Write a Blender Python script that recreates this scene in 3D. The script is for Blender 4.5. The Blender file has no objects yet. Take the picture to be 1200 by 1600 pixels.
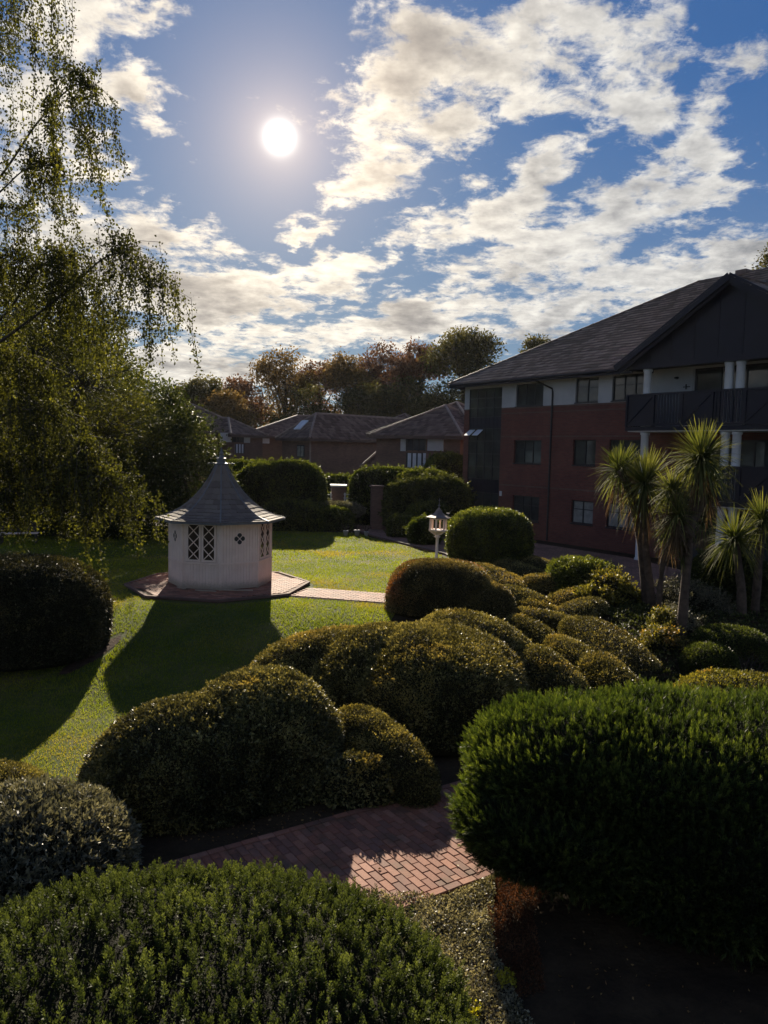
import bpy, bmesh, math, random
import numpy as np
from mathutils import Vector, Matrix
random.seed(7); RNG = np.random.default_rng(11)
S = bpy.context.scene
C = S.collection
R = math.radians

# ------------------------------------------------------------------ camera
CAM_H, PITCH, ROLL, FPX = 4.2, R(4.57), .0225, 1200.0
cd = bpy.data.cameras.new('camera'); cam = bpy.data.objects.new('camera', cd); C.objects.link(cam)
cd.sensor_fit = 'VERTICAL'; cd.sensor_height = 36.0; cd.lens = 27.0; cd.clip_start = .05; cd.clip_end = 2000
fw = Vector((0, math.cos(PITCH), -math.sin(PITCH)))
rt = Vector((1, ROLL*math.sin(PITCH), ROLL*math.cos(PITCH))).normalized()
up = rt.cross(fw).normalized()
m = Matrix((rt, up, -fw)).transposed().to_4x4(); m.translation = (0, 0, CAM_H)
cam.matrix_world = m; S.camera = cam
S.render.resolution_x, S.render.resolution_y = 768, 1024

# ------------------------------------------------------------------ view, sun
S.view_settings.view_transform = 'Standard'; S.view_settings.look = 'None'
S.view_settings.gamma = 1; S.view_settings.use_curve_mapping = False
S.view_settings.exposure = 1.15
SUN_AZ, SUN_EL = R(-8.07), R(21.1)            # azimuth measured from +Y towards +X
sd = bpy.data.lights.new('sun', 'SUN'); sd.energy = 5.0; sd.angle = R(.5); sd.color = (1, .87, .68)
sun = bpy.data.objects.new('sun', sd); C.objects.link(sun)
SUN = Vector((math.sin(SUN_AZ)*math.cos(SUN_EL), math.cos(SUN_AZ)*math.cos(SUN_EL), math.sin(SUN_EL)))
sun.rotation_euler = SUN.to_track_quat('Z', 'Y').to_euler(); sun.location = (-5, 30, 30)

def ray(x, y):                                 # direction of a picture point, as world vector
    a, b = x-600.0, 800.0-y
    a, b = a-ROLL*b, b+ROLL*a
    return np.array([a, FPX*math.cos(PITCH)+b*math.sin(PITCH), b*math.cos(PITCH)-FPX*math.sin(PITCH)])/FPX
def G(y):                                      # the garden falls gently towards the camera below the summerhouse
    t = np.clip((20.6-np.asarray(y, float))/6.9, 0, 1); return -.88*t*t*(3-2*t)
def at(x, y, Y):                               # world point at distance Y
    d = ray(x, y); t = Y/d[1]; return np.array([d[0]*t, Y, CAM_H+d[2]*t])
def gnd(x, y, z=None):
    d = ray(x, y); q = 0.0
    for _ in range(30 if z is None else 1):
        t = ((q if z is None else z)-CAM_H)/d[2]; q = .5*q+.5*float(G(d[1]*t))
    return np.array([d[0]*t, d[1]*t, CAM_H+d[2]*t])
def fall(mb_name, pts, z, mat, cuts, dz=0.0):   # flat outline cut into strips and laid on the falling ground
    bm = bmesh.new(); bm.faces.new([bm.verts.new((x, y, 0)) for x, y in pts])
    for c in cuts: bmesh.ops.bisect_plane(bm, geom=bm.verts[:]+bm.edges[:]+bm.faces[:], plane_co=(0, c, 0), plane_no=(0, 1, 0))
    for v in bm.verts: v.co.z = float(G(v.co.y))+z
    me = bpy.data.meshes.new(mb_name); bm.to_mesh(me); bm.free(); me.materials.append(mat)
    o = bpy.data.objects.new(mb_name, me); C.objects.link(o); return o
CUTS = [13+.5*i for i in range(17)]

# ------------------------------------------------------------------ node helpers
class NT:
    def __init__(s, tree): s.t = tree; s.n = tree.nodes; s.l = tree.links
    def new(s, typ, **kw):
        n = s.n.new(typ)
        for k, v in kw.items(): setattr(n, k, v)
        return n
    def put(s, sock, v):
        if hasattr(v, 'is_output') or isinstance(v, bpy.types.NodeSocket): s.l.new(v, sock)
        elif v is not None: sock.default_value = v
    def math(s, op, a, b=None, c=None, clamp=False):
        n = s.new('ShaderNodeMath', operation=op); n.use_clamp = clamp
        for i, v in enumerate((a, b, c)): s.put(n.inputs[i], v)
        return n.outputs[0]
    def vmath(s, op, a, b=None, out=0):
        n = s.new('ShaderNodeVectorMath', operation=op)
        s.put(n.inputs[0], a); s.put(n.inputs[1], b)
        return n.outputs[out]
    def noise(s, vec, scale, detail=4, rough=.5, dist=0, out=0):
        n = s.new('ShaderNodeTexNoise'); s.put(n.inputs['Vector'], vec)
        n.inputs['Scale'].default_value = scale; n.inputs['Detail'].default_value = detail
        n.inputs['Roughness'].default_value = rough; n.inputs['Distortion'].default_value = dist
        return n.outputs[out]
    def ramp(s, fac, stops, interp='LINEAR'):
        n = s.new('ShaderNodeValToRGB'); n.color_ramp.interpolation = interp
        e = n.color_ramp.elements
        while len(e) < len(stops): e.new(.5)
        for i, (p, c) in enumerate(stops): e[i].position = p; e[i].color = (*c, 1) if len(c) == 3 else c
        s.put(n.inputs[0], fac); return n.outputs[0]
    def mix(s, f, a, b, blend='MIX'):
        n = s.new('ShaderNodeMix', data_type='RGBA', blend_type=blend)
        s.put(n.inputs['Factor'], f)
        for k, v in ((6, a), (7, b)):
            if isinstance(v, tuple) and len(v) == 3: v = (*v, 1)
            s.put(n.inputs[k], v)
        return n.outputs[2]
    def smooth(s, v, lo, hi, a=0.0, b=1.0):
        n = s.new('ShaderNodeMapRange', interpolation_type='SMOOTHSTEP')
        s.put(n.inputs[0], v)
        for i, q in enumerate((lo, hi, a, b)): s.put(n.inputs[i+1], q)
        return n.outputs[0]

# ------------------------------------------------------------------ world: Nishita sky with clouds
def make_world():
    w = bpy.data.worlds.new('World'); S.world = w; w.use_nodes = True
    nt = NT(w.node_tree); nt.n.clear()
    K = .1
    out = nt.new('ShaderNodeOutputWorld'); bg = nt.new('ShaderNodeBackground'); bg.inputs[1].default_value = K
    nt.l.new(bg.outputs[0], out.inputs[0])
    sky = nt.new('ShaderNodeTexSky', sky_type='NISHITA'); sky.sun_disc = False
    sky.sun_elevation = SUN_EL; sky.sun_rotation = SUN_AZ
    sky.air_density = 1.0; sky.dust_density = .35; sky.ozone_density = 3.0; sky.altitude = 50
    tc = nt.new('ShaderNodeTexCoord'); d = tc.outputs['Generated']
    sep = nt.new('ShaderNodeSeparateXYZ'); nt.l.new(d, sep.inputs[0]); X, Y, Z = sep.outputs
    az = nt.math('ARCTAN2', X, Y); el = nt.math('ARCSINE', Z)
    # warm aureole and the blown out sun itself
    sd_ = nt.vmath('DOT_PRODUCT', d, tuple(SUN), out=1)
    ang = nt.math('ARCCOSINE', nt.math('MINIMUM', sd_, 1.0))
    deg = nt.math('MULTIPLY', ang, 57.2958)
    # cloud field: patches at their compass bearing and height, ragged by noise
    ae = nt.new('ShaderNodeCombineXYZ'); nt.l.new(az, ae.inputs[0]); nt.l.new(el, ae.inputs[1])
    AE = ae.outputs[0]
    w1 = nt.noise(AE, 9, 5, .6, out=1)
    w1 = nt.vmath('SUBTRACT', w1, (.5, .5, .5))
    sc = nt.new('ShaderNodeVectorMath', operation='SCALE'); nt.l.new(w1, sc.inputs[0]); sc.inputs['Scale'].default_value = .10
    AEW = nt.vmath('ADD', AE, sc.outputs[0])
    flat = nt.vmath('MULTIPLY', AEW, (1, 1, 0))
    # (x, y, half width, half height, tilt degrees, strength) read off the photo, turned into bearings
    P = [(640,150,120,95,-35,1.1),(745,85,135,75,10,1.1),(590,225,75,70,35,1.0),(700,190,75,60,0,.9),(870,25,180,45,2,1.0),(1010,60,90,70,0,.9),
         (560,265,60,30,-30,.8),(1000,165,95,60,20,1.1),(1090,215,75,60,35,1.1),(1040,250,70,50,0,.8),(1150,100,60,28,0,.6),
         (760,330,120,45,-8,1.1),(850,270,55,45,-35,.9),(690,360,85,40,0,.9),(960,330,110,55,-12,1.1),(1080,300,80,45,-28,1.0),(850,400,110,42,-8,1.0),
         (720,430,55,26,0,.7),(1190,340,45,30,0,.4),(930,470,330,38,-14,1.15),(1130,410,110,28,-14,1.0),(650,500,170,40,-4,1.1),(520,450,75,22,12,.8),
         (500,420,75,20,8,1.0),(600,540,120,25,0,.9),(500,527,190,28,-2,1.0),(350,520,70,30,0,1.0),(290,455,165,55,4,1.35),(170,420,180,52,8,1.25),
         (235,350,85,46,12,1.25),(130,355,110,60,0,1.0),(120,90,110,70,30,1.1),(200,150,85,26,28,.9),(60,170,110,90,0,1.0),(60,280,110,60,0,.7),
         (485,358,36,16,0,1.3),(150,15,110,25,0,.8),(230,5,60,16,0,.7),(50,450,150,80,0,.9),(250,575,270,42,0,1.1),(100,560,200,60,0,.9),(608,402,17,9,0,.6),
         (300,630,320,30,0,1.05),(800,490,150,35,-5,.9),(480,320,18,40,60,.0)]
    acc = None
    for (x, y, rx, ry, tl, st) in P:
        if st <= 0: continue
        r0 = ray(x, y); a0 = math.atan2(r0[0], r0[1]); e0 = math.atan2(r0[2], math.hypot(r0[0], r0[1]))
        sx = ray(x+rx, y); a1 = math.atan2(sx[0], sx[1]); sy = ray(x, y-ry); e1 = math.atan2(sy[2], math.hypot(sy[0], sy[1]))
        mp = nt.new('ShaderNodeMapping', vector_type='TEXTURE'); nt.l.new(flat, mp.inputs[0])
        mp.inputs['Location'].default_value = (a0, e0, 0); mp.inputs['Rotation'].default_value = (0, 0, R(-tl))
        mp.inputs['Scale'].default_value = (abs(a1-a0)*1.22, abs(e1-e0)*1.25, 1)
        ln = nt.vmath('LENGTH', mp.outputs[0], out=1)
        v = nt.math('MULTIPLY', nt.math('SUBTRACT', 1.25, ln), st)
        if acc is None: acc = v
        else: acc = nt.math('SMOOTH_MAX', acc, v, .25)
    acc = nt.math('MAXIMUM', acc, -.6)
    # beyond the view: added cloud cover, its amount set to lift and whiten ambient light
    front = nt.smooth(Y, .55, .75)
    low = nt.smooth(el, R(42), R(50))
    inview = nt.math('MULTIPLY', front, nt.math('SUBTRACT', 1.0, low))
    big = nt.math('MULTIPLY', nt.math('SUBTRACT', nt.noise(d, 2.6, 3, .55), .49), 5.0)
    field = nt.math('ADD', nt.math('MULTIPLY', acc, inview), nt.math('MULTIPLY', big, nt.math('SUBTRACT', 1.0, inview)))
    zz = nt.math('MAXIMUM', nt.math('ADD', Z, .17), .08)
    cz = nt.new('ShaderNodeCombineXYZ')
    for i in range(3): nt.l.new(zz, cz.inputs[i])
    proj = nt.vmath('DIVIDE', d, cz.outputs[0])
    n1 = nt.noise(proj, 4.6, 9, .62, .3)
    n2 = nt.noise(proj, 13, 9, .68, .3)
    nn = nt.math('ADD', nt.math('MULTIPLY', nt.math('SUBTRACT', n1, .5), 3.2), nt.math('MULTIPLY', nt.math('SUBTRACT', n2, .5), 2.5))
    dens = nt.math('ADD', field, nn)
    mask = nt.smooth(dens, .20, .95)
    # thick middles are greyer from below, rims glow
    thick = nt.smooth(nt.math('ADD', nt.math('MULTIPLY', field, .8), nt.math('MULTIPLY', nt.math('SUBTRACT', nt.noise(proj, 2.3, 6, .6), .5), 4.6)), .45, 1.65)
    fine = nt.noise(proj, 16, 6, .6)
    near = nt.smooth(deg, 3.0, 26.0, 1.0, 0.0)
    rim = nt.mix(near, (3.5, 3.4, 3.22), (5.6, 5.0, 4.1))
    core = nt.mix(near, (1.0, 1.04, 1.15), (2.9, 2.6, 2.2))
    cc = nt.mix(thick, rim, core)
    cc = nt.mix(1.0, cc, nt.ramp(fine, [(.3, (.72, .73, .75)), (.7, (1.2, 1.2, 1.18))]), 'MULTIPLY')
    base = nt.mix(1.0, sky.outputs[0], (SKT[0], SKT[1], SKT[2]), 'MULTIPLY')
    # compress the very bright band round the sun as high thin air does
    sepc = nt.new('ShaderNodeSeparateColor'); nt.l.new(base, sepc.inputs[0])
    k = nt.math('DIVIDE', 1.0, nt.math('ADD', 1.0, nt.math('MULTIPLY', sepc.outputs[2], .50)))
    kk = nt.new('ShaderNodeVectorMath', operation='SCALE'); nt.l.new(base, kk.inputs[0]); nt.l.new(k, kk.inputs['Scale'])
    base = nt.vmath('MULTIPLY', kk.outputs[0], (1.0, 1.0, 1.18))
    hz = nt.smooth(el, R(2), R(26), 1.0, 0.0)
    base = nt.mix(nt.math('MULTIPLY', hz, .35), base, (1.7, 1.95, 2.2))
    skyc = nt.mix(nt.math('MULTIPLY', mask, .96), base, cc)
    g1 = nt.math('POWER', 2.718, nt.math('MULTIPLY', nt.math('POWER', nt.math('DIVIDE', deg, .50), 1.4), -1.0))
    g2 = nt.math('POWER', 2.718, nt.math('MULTIPLY', nt.math('DIVIDE', deg, 1.5), -1.0))
    g3 = nt.math('POWER', 2.718, nt.math('MULTIPLY', nt.math('DIVIDE', deg, 4.8), -1.0))
    def sc3(f, k, col):
        n = nt.new('ShaderNodeVectorMath', operation='SCALE'); n.inputs[0].default_value = col
        nt.l.new(nt.math('MULTIPLY', f, k), n.inputs['Scale']); return n.outputs[0]
    glow = nt.vmath('ADD', nt.vmath('ADD', sc3(g1, 30, (1, .97, .9)), sc3(g2, 1.4, (1, .80, .50))), sc3(g3, 3.0, (1, .66, .40)))
    tot = nt.vmath('ADD', skyc, glow)
    nt.l.new(tot, bg.inputs[0])
SKT = (.36, .66, .86)
make_world()

# ------------------------------------------------------------------ tagging, meshes
def tag(o, label=None, cat=None, group=None, kind=None):
    if label: o['label'] = label
    if cat: o['category'] = cat
    if group: o['group'] = group
    if kind: o['kind'] = kind
    return o
def thing(name, label, cat, loc=(0, 0, 0), rz=0, group=None):
    o = bpy.data.objects.new(name, None); C.objects.link(o); o.empty_display_size = .2
    o.location = tuple(float(q) for q in loc); o.rotation_euler = (0, 0, rz)
    return tag(o, label, cat, group)
def link(name, me, parent=None):
    o = bpy.data.objects.new(name, me); C.objects.link(o)
    if parent is not None: o.parent = parent
    return o
def fast(name, V, F, mat, parent=None, smooth=False, tone=None, loc=None):
    V = np.asarray(V, dtype=np.float32); F = np.asarray(F, dtype=np.int32); k = F.shape[1]
    me = bpy.data.meshes.new(name)
    me.vertices.add(len(V)); me.vertices.foreach_set('co', V.ravel())
    me.loops.add(F.size); me.loops.foreach_set('vertex_index', F.ravel())
    me.polygons.add(len(F)); me.polygons.foreach_set('loop_start', np.arange(0, F.size, k, dtype=np.int32))
    try: me.polygons.foreach_set('loop_total', np.full(len(F), k, dtype=np.int32))
    except Exception: pass
    if smooth: me.polygons.foreach_set('use_smooth', np.ones(len(F), dtype=bool))
    me.update(calc_edges=True)
    if tone is not None:
        a = me.attributes.new('tone', 'FLOAT', 'POINT'); a.data.foreach_set('value', np.asarray(tone, dtype=np.float32))
    me.materials.append(mat)
    o = link(name, me, parent)
    if loc is not None: o.location = tuple(float(q) for q in loc)
    return o

class MB:
    def __init__(s): s.v = []; s.f = []
    def poly(s, pts, faces):
        b = len(s.v); s.v += [tuple(float(c) for c in p) for p in pts]; s.f += [tuple(i+b for i in f) for f in faces]; return s
    def box(s, x0, x1, y0, y1, z0, z1, M=None):
        p = [(x0,y0,z0),(x1,y0,z0),(x1,y1,z0),(x0,y1,z0),(x0,y0,z1),(x1,y0,z1),(x1,y1,z1),(x0,y1,z1)]
        if M is not None: p = [tuple(M @ Vector(q)) for q in p]
        return s.poly(p, [(0,3,2,1),(4,5,6,7),(0,1,5,4),(1,2,6,5),(2,3,7,6),(3,0,4,7)])
    def bar(s, a, b, w, h, upv=(0, 0, 1)):
        a = Vector(a); b = Vector(b); d = (b-a); L = d.length; d.normalize()
        u = Vector(upv); sd_ = d.cross(u)
        if sd_.length < 1e-4: sd_ = d.cross(Vector((1, 0, 0)))
        sd_.normalize(); u = sd_.cross(d)
        M = Matrix((d, sd_, u)).transposed().to_4x4(); M.translation = a
        return s.box(0, L, -w/2, w/2, -h/2, h/2, M)
    def prism(s, pts, off):                       # polygon extruded by the vector off
        n = len(pts); o = Vector(off); q = [tuple(Vector(p)+o) for p in pts]
        return s.poly(list(pts)+q, [tuple(reversed(range(n))), tuple(range(n, 2*n))]+[(i, (i+1) % n, n+(i+1) % n, n+i) for i in range(n)])
    def tube(s, path, rad, n=8, cap=True):
        path = [Vector(p) for p in path]; b = len(s.v)
        if not hasattr(rad, '__len__'): rad = [rad]*len(path)
        for i, p in enumerate(path):
            d = (path[min(i+1, len(path)-1)]-path[max(i-1, 0)]).normalized()
            r = d.cross(Vector((0, 0, 1)))
            if r.length < .05: r = Vector((1, 0, 0))-d*d.x
            r.normalize(); q = d.cross(r)
            for k in range(n):
                t = 2*math.pi*k/n; s.v.append(tuple(p+(r*math.cos(t)+q*math.sin(t))*rad[i]))
        for i in range(len(path)-1):
            for k in range(n):
                a = b+i*n+k; c = b+i*n+(k+1) % n; s.f.append((a, c, c+n, a+n))
        if cap:
            s.f.append(tuple(b+k for k in reversed(range(n)))); s.f.append(tuple(b+(len(path)-1)*n+k for k in range(n)))
        return s
    def lathe(s, prof, n=16, c=(0, 0, 0), a0=0):
        b = len(s.v)
        for r, z in prof:
            for k in range(n):
                t = a0+2*math.pi*k/n; s.v.append((c[0]+r*math.cos(t), c[1]+r*math.sin(t), c[2]+z))
        for i in range(len(prof)-1):
            for k in range(n):
                a = b+i*n+k; d = b+i*n+(k+1) % n; s.f.append((a, d, d+n, a+n))
        s.f.append(tuple(b+k for k in reversed(range(n)))); s.f.append(tuple(b+(len(prof)-1)*n+k for k in range(n)))
        return s
    def mesh(s, name, mat, smooth=False):
        me = bpy.data.meshes.new(name); me.from_pydata(s.v, [], s.f); me.materials.append(mat); me.update()
        if smooth: me.polygons.foreach_set('use_smooth', np.ones(len(me.polygons), dtype=bool))
        return me
    def build(s, name, mat, parent=None, smooth=False):
        return link(name, s.mesh(name, mat, smooth), parent)

# ------------------------------------------------------------------ materials
def newmat(name):
    m = bpy.data.materials.new(name); m.use_nodes = True; nt = NT(m.node_tree); nt.n.clear()
    out = nt.new('ShaderNodeOutputMaterial'); return m, nt, out
def objco(nt): return nt.new('ShaderNodeTexCoord').outputs['Object']
def principled(nt, col, rough=.6, metal=0, spec=.4, bump=None, bstr=.3, bdist=.01):
    p = nt.new('ShaderNodeBsdfPrincipled')
    nt.put(p.inputs['Base Color'], (*col, 1) if isinstance(col, tuple) and len(col) == 3 else col)
    nt.put(p.inputs['Roughness'], rough); p.inputs['Metallic'].default_value = metal
    p.inputs['Specular IOR Level'].default_value = spec
    if bump is not None:
        b = nt.new('ShaderNodeBump'); b.inputs['Strength'].default_value = bstr; b.inputs['Distance'].default_value = bdist
        nt.l.new(bump, b.inputs['Height']); nt.l.new(b.outputs[0], p.inputs['Normal'])
    return p
def simple(name, c1, c2=None, scale=6, rough=.6, spec=.4, bstr=.3, bdist=.01, metal=0, bscale=None, detail=6):
    m, nt, out = newmat(name); co = objco(nt)
    n = nt.noise(co, scale, detail, .6)
    c2 = c2 or tuple(min(1, q*1.35) for q in c1)
    col = nt.ramp(n, [(.33, c1), (.68, c2)])
    b = nt.noise(co, bscale or scale*5, 4, .6)
    p = principled(nt, col, rough, metal, spec, b, bstr, bdist); nt.l.new(p.outputs[0], out.inputs[0]); return m
def leafmat(name, dark, mid, light, trans=.35, rough=.5, spec=.35, patch=None, pscale=1.2, tcol=None, pr=(.5, .64)):
    m, nt, out = newmat(name)
    at_ = nt.new('ShaderNodeAttribute', attribute_name='tone')
    geo = nt.new('ShaderNodeNewGeometry')
    n = nt.noise(geo.outputs['Position'], pscale, 4, .6)
    f = nt.math('ADD', nt.math('MULTIPLY', at_.outputs['Fac'], .75), nt.math('MULTIPLY', nt.math('SUBTRACT', n, .4), .9), clamp=True)
    col = nt.ramp(f, [(.1, dark), (.5, mid), (.95, light)])
    if patch:
        pf = nt.smooth(nt.noise(geo.outputs['Position'], pscale*.55, 3, .55), pr[0], pr[1])
        pf = nt.math('MULTIPLY', pf, nt.smooth(at_.outputs['Fac'], .25, .6))
        col = nt.mix(pf, col, patch)
    p = principled(nt, col, rough, 0, spec)
    t = nt.new('ShaderNodeBsdfTranslucent')
    tc = nt.mix(1.0, col, tcol or (1.9, 1.7, .7), 'MULTIPLY'); nt.l.new(tc, t.inputs[0])
    mx = nt.new('ShaderNodeMixShader'); mx.inputs[0].default_value = trans
    nt.l.new(p.outputs[0], mx.inputs[1]); nt.l.new(t.outputs[0], mx.inputs[2]); nt.l.new(mx.outputs[0], out.inputs[0])
    return m
def brickmat(name, c1, c2, mortar, bw=.225, bh=.075, rough=.85):
    m, nt, out = newmat(name); co = objco(nt)
    sp = nt.new('ShaderNodeSeparateXYZ'); nt.l.new(co, sp.inputs[0])
    cb = nt.new('ShaderNodeCombineXYZ')
    nt.l.new(nt.math('ADD', sp.outputs[0], sp.outputs[1]), cb.inputs[0]); nt.l.new(sp.outputs[2], cb.inputs[1])
    b = nt.new('ShaderNodeTexBrick'); nt.l.new(cb.outputs[0], b.inputs['Vector'])
    b.inputs['Scale'].default_value = 1; b.inputs['Brick Width'].default_value = bw; b.inputs['Row Height'].default_value = bh
    b.inputs['Mortar Size'].default_value = .008; b.inputs['Mortar Smooth'].default_value = .2
    b.inputs['Color1'].default_value = (*c1, 1); b.inputs['Color2'].default_value = (*c2, 1); b.inputs['Mortar'].default_value = (*mortar, 1)
    v = nt.noise(co, .7, 5, .6); col = nt.mix(1.0, b.outputs[0], nt.ramp(v, [(.3, (.75, .75, .78)), (.7, (1.15, 1.1, 1.05))]), 'MULTIPLY')
    p = principled(nt, col, rough, 0, .2, b.outputs[1], -.5, .006); nt.l.new(p.outputs[0], out.inputs[0]); return m
def glassmat(name, tint=(.02, .024, .03), rough=.04):
    m, nt, out = newmat(name); co = objco(nt)
    n = nt.noise(co, 1.3, 3, .5)
    col = nt.ramp(n, [(.35, tint), (.75, tuple(q*2.2+.004 for q in tint))])
    p = principled(nt, col, rough, 0, .5, n, .15, .02); nt.l.new(p.outputs[0], out.inputs[0]); return m
M = {}
M['white'] = simple('white_paint', (.50, .50, .50), (.60, .60, .60), 2.2, .55, .35, .1, .004)
M['cream'] = simple('cream_paint', (.74, .58, .46), (.85, .69, .56), 2.4, .55, .3, .2, .003)
def creammat():
    m, nt, out = newmat('weathered_cream_paint'); co = objco(nt)
    mp = nt.new('ShaderNodeMapping'); nt.l.new(co, mp.inputs[0]); mp.inputs['Scale'].default_value = (14, 14, 1.1)
    st = nt.noise(mp.outputs[0], 1.6, 6, .65); pt = nt.noise(co, 2.4, 6, .6); fl = nt.noise(co, 26, 5, .7)
    col = nt.ramp(pt, [(.33, (.75, .575, .485)), (.68, (.87, .70, .60))])
    col = nt.mix(nt.smooth(st, .52, .78, 0, .45), col, (.42, .34, .26))
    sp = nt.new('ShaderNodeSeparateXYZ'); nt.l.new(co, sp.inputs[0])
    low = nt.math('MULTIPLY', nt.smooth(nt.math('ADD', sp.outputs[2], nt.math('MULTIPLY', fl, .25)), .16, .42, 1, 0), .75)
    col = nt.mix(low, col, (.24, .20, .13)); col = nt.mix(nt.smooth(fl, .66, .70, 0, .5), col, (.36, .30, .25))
    p = principled(nt, col, .6, 0, .25, fl, .25, .003); nt.l.new(p.outputs[0], out.inputs[0]); return m
M['cream'] = creammat()
M['render'] = simple('white_render', (.36, .36, .37), (.45, .45, .45), 1.2, .8, .2, .2, .004)
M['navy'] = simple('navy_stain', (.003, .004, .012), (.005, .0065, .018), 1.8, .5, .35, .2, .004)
M['black'] = simple('black_frame', (.016, .016, .02), (.026, .026, .03), 4, .4, .4, .1, .002)
M['felt'] = simple('grey_felt', (.105, .085, .075), (.20, .165, .148), 3.5, .6, .3, .5, .006, bscale=60)
M['shingle'] = None
M['lead'] = simple('lead_grey', (.10, .10, .105), (.16, .16, .165), 3, .45, .5, .2, .004)
M['tile'] = simple('roof_tile', (.085, .062, .055), (.17, .125, .105), 1.1, .65, .35, .4, .006, bscale=18)
M['tile2'] = simple('roof_tile_far', (.07, .05, .045), (.13, .09, .075), .9, .75, .25, .4, .01, bscale=8)
M['ridge'] = simple('ridge_tile', (.20, .15, .12), (.30, .23, .19), 2, .7, .3, .2, .01)
M['brick'] = brickmat('red_brick_wall', (.18, .062, .048), (.13, .045, .036), (.10, .08, .07))
M['brick2'] = brickmat('brown_brick_wall', (.19, .115, .09), (.14, .088, .07), (.12, .10, .085))
M['brickpier'] = brickmat('brick_pier', (.17, .10, .08), (.13, .075, .06), (.12, .10, .09))
M['glass'] = glassmat('window_glass', (.030, .034, .034)); M['glass2'] = glassmat('far_glass', (.03, .034, .04), .12)
M['glow'] = simple('pale_infill', (.42, .45, .50), (.6, .63, .68), 1.5, .5, .4, .1, .002)  # plain pale blue-grey colour for panes, skylight and shutter
M['curtain'] = simple('net_curtain', (.16, .16, .15), (.30, .30, .28), 3, .8, .2, .3, .01)
M['soil'] = simple('dark_soil', (.022, .013, .008), (.065, .038, .022), 5, .95, .1, 1.0, .04, bscale=30)
M['bark'] = simple('bark', (.035, .028, .022), (.09, .075, .06), 5, .85, .2, .8, .03, bscale=26)
M['palmbark'] = simple('palm_bark', (.055, .038, .028), (.13, .09, .065), 7, .85, .2, .9, .03, bscale=34)
M['core'] = simple('core_shade', (.010, .011, .006), (.022, .022, .012), 9, .9, .1, 1, .05, bscale=45)  # near-black, the shade deep between leaves put into a colour
M['corebrown'] = simple('core_shade_brown', (.020, .017, .008), (.040, .033, .015), 9, .9, .1, 1, .03, bscale=60)  # browner inner shade colour for the clipped shrubs
M['deadleaf'] = leafmat('fallen_leaf', (.10, .05, .02), (.2, .11, .04), (.35, .24, .08), .2)
# ------------------------------------------------------------------ vegetation generators
def nrm(v): return v/np.maximum(np.linalg.norm(v, axis=-1, keepdims=True), 1e-9)
class Lumps:                                   # smooth pseudo noise out of sines
    def __init__(s, seed, freq, n=14):
        r = np.random.default_rng(seed); s.k = nrm(r.normal(size=(n, 3)))*freq*r.uniform(.5, 1.7, (n, 1)); s.p = r.uniform(0, 6.28, n)
    def __call__(s, P): return np.sin(P @ s.k.T+s.p).mean(axis=1)*2.2
def rotm(rz=0, rx=0, ry=0):
    return np.array((Matrix.Rotation(rz, 3, 'Z') @ Matrix.Rotation(ry, 3, 'Y') @ Matrix.Rotation(rx, 3, 'X')))
class Lobe:
    def __init__(s, c, r, n=2.6, rz=0, rx=0, ry=0): s.c = np.array(c, float); s.r = np.array(r, float); s.n = n; s.R = rotm(R(rz), R(rx), R(ry))
    def surf(s, D):
        k = (np.abs(D)**s.n).sum(1, keepdims=True)**(-1/s.n); q = D*k
        N = nrm(np.sign(q)*np.abs(q)**(s.n-1)/s.r)
        return (q*s.r) @ s.R.T+s.c, N @ s.R.T
    def f(s, P): return ((np.abs(((P-s.c) @ s.R)/s.r))**s.n).sum(1)**(1/s.n)
    def area(s): a, b, c = s.r; return 4*math.pi*(((a*b)**1.6+(a*c)**1.6+(b*c)**1.6)/3)**(1/1.6)*1.15
def sample(lobes, per_m2, lump, amp, rng, zmin=.02, back=.35):
    PP, NN = [], []
    for i, L in enumerate(lobes):
        n = int(L.area()*per_m2); D = rng.normal(size=(n, 3)); D = nrm(D*L.r[[1, 0, 2]]**.3)
        P, N = L.surf(D); P = P+N*(lump(P)*amp)[:, None]
        ok = P[:, 2] > zmin; gap = Lumps(77+i, 5.5)(P); ok &= ~((gap > .9) & (rng.random(n) < .6))
        for j, Q in enumerate(lobes):
            if j != i: ok &= Q.f(P) > .955
        tc = nrm(np.array([0, 0, CAM_H])-P); ok &= ((N*tc).sum(1) > -.25) | (rng.random(n) < back)
        PP.append(P[ok]); NN.append(N[ok])
    return np.concatenate(PP), np.concatenate(NN)
def thin(P, N, rng, keep=.22):               # fewer shoots on the flanks the garden view never reaches
    out = (np.abs(P[:, 0]) > .56*P[:, 1]+.4) | ((CAM_H-P[:, 2])/np.maximum(P[:, 1], .1) > .95)
    k = ~out | (rng.random(len(P)) < keep); return P[k], N[k]
def cards(P, D, L, W, rng, fold=.25):
    n = len(P); L = np.broadcast_to(L, (n,))[:, None]; W = np.broadcast_to(W, (n,))[:, None]
    D = nrm(D); S_ = nrm(np.cross(D, rng.normal(size=(n, 3)))); U = np.cross(D, S_)
    V = np.empty((n, 4, 3)); V[:, 0] = P; V[:, 1] = P+D*L*.45+S_*W*.5+U*W*fold; V[:, 2] = P+D*L; V[:, 3] = P+D*L*.45-S_*W*.5+U*W*fold
    F = np.arange(n*4).reshape(n, 4); return V.reshape(-1, 3), F
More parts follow.
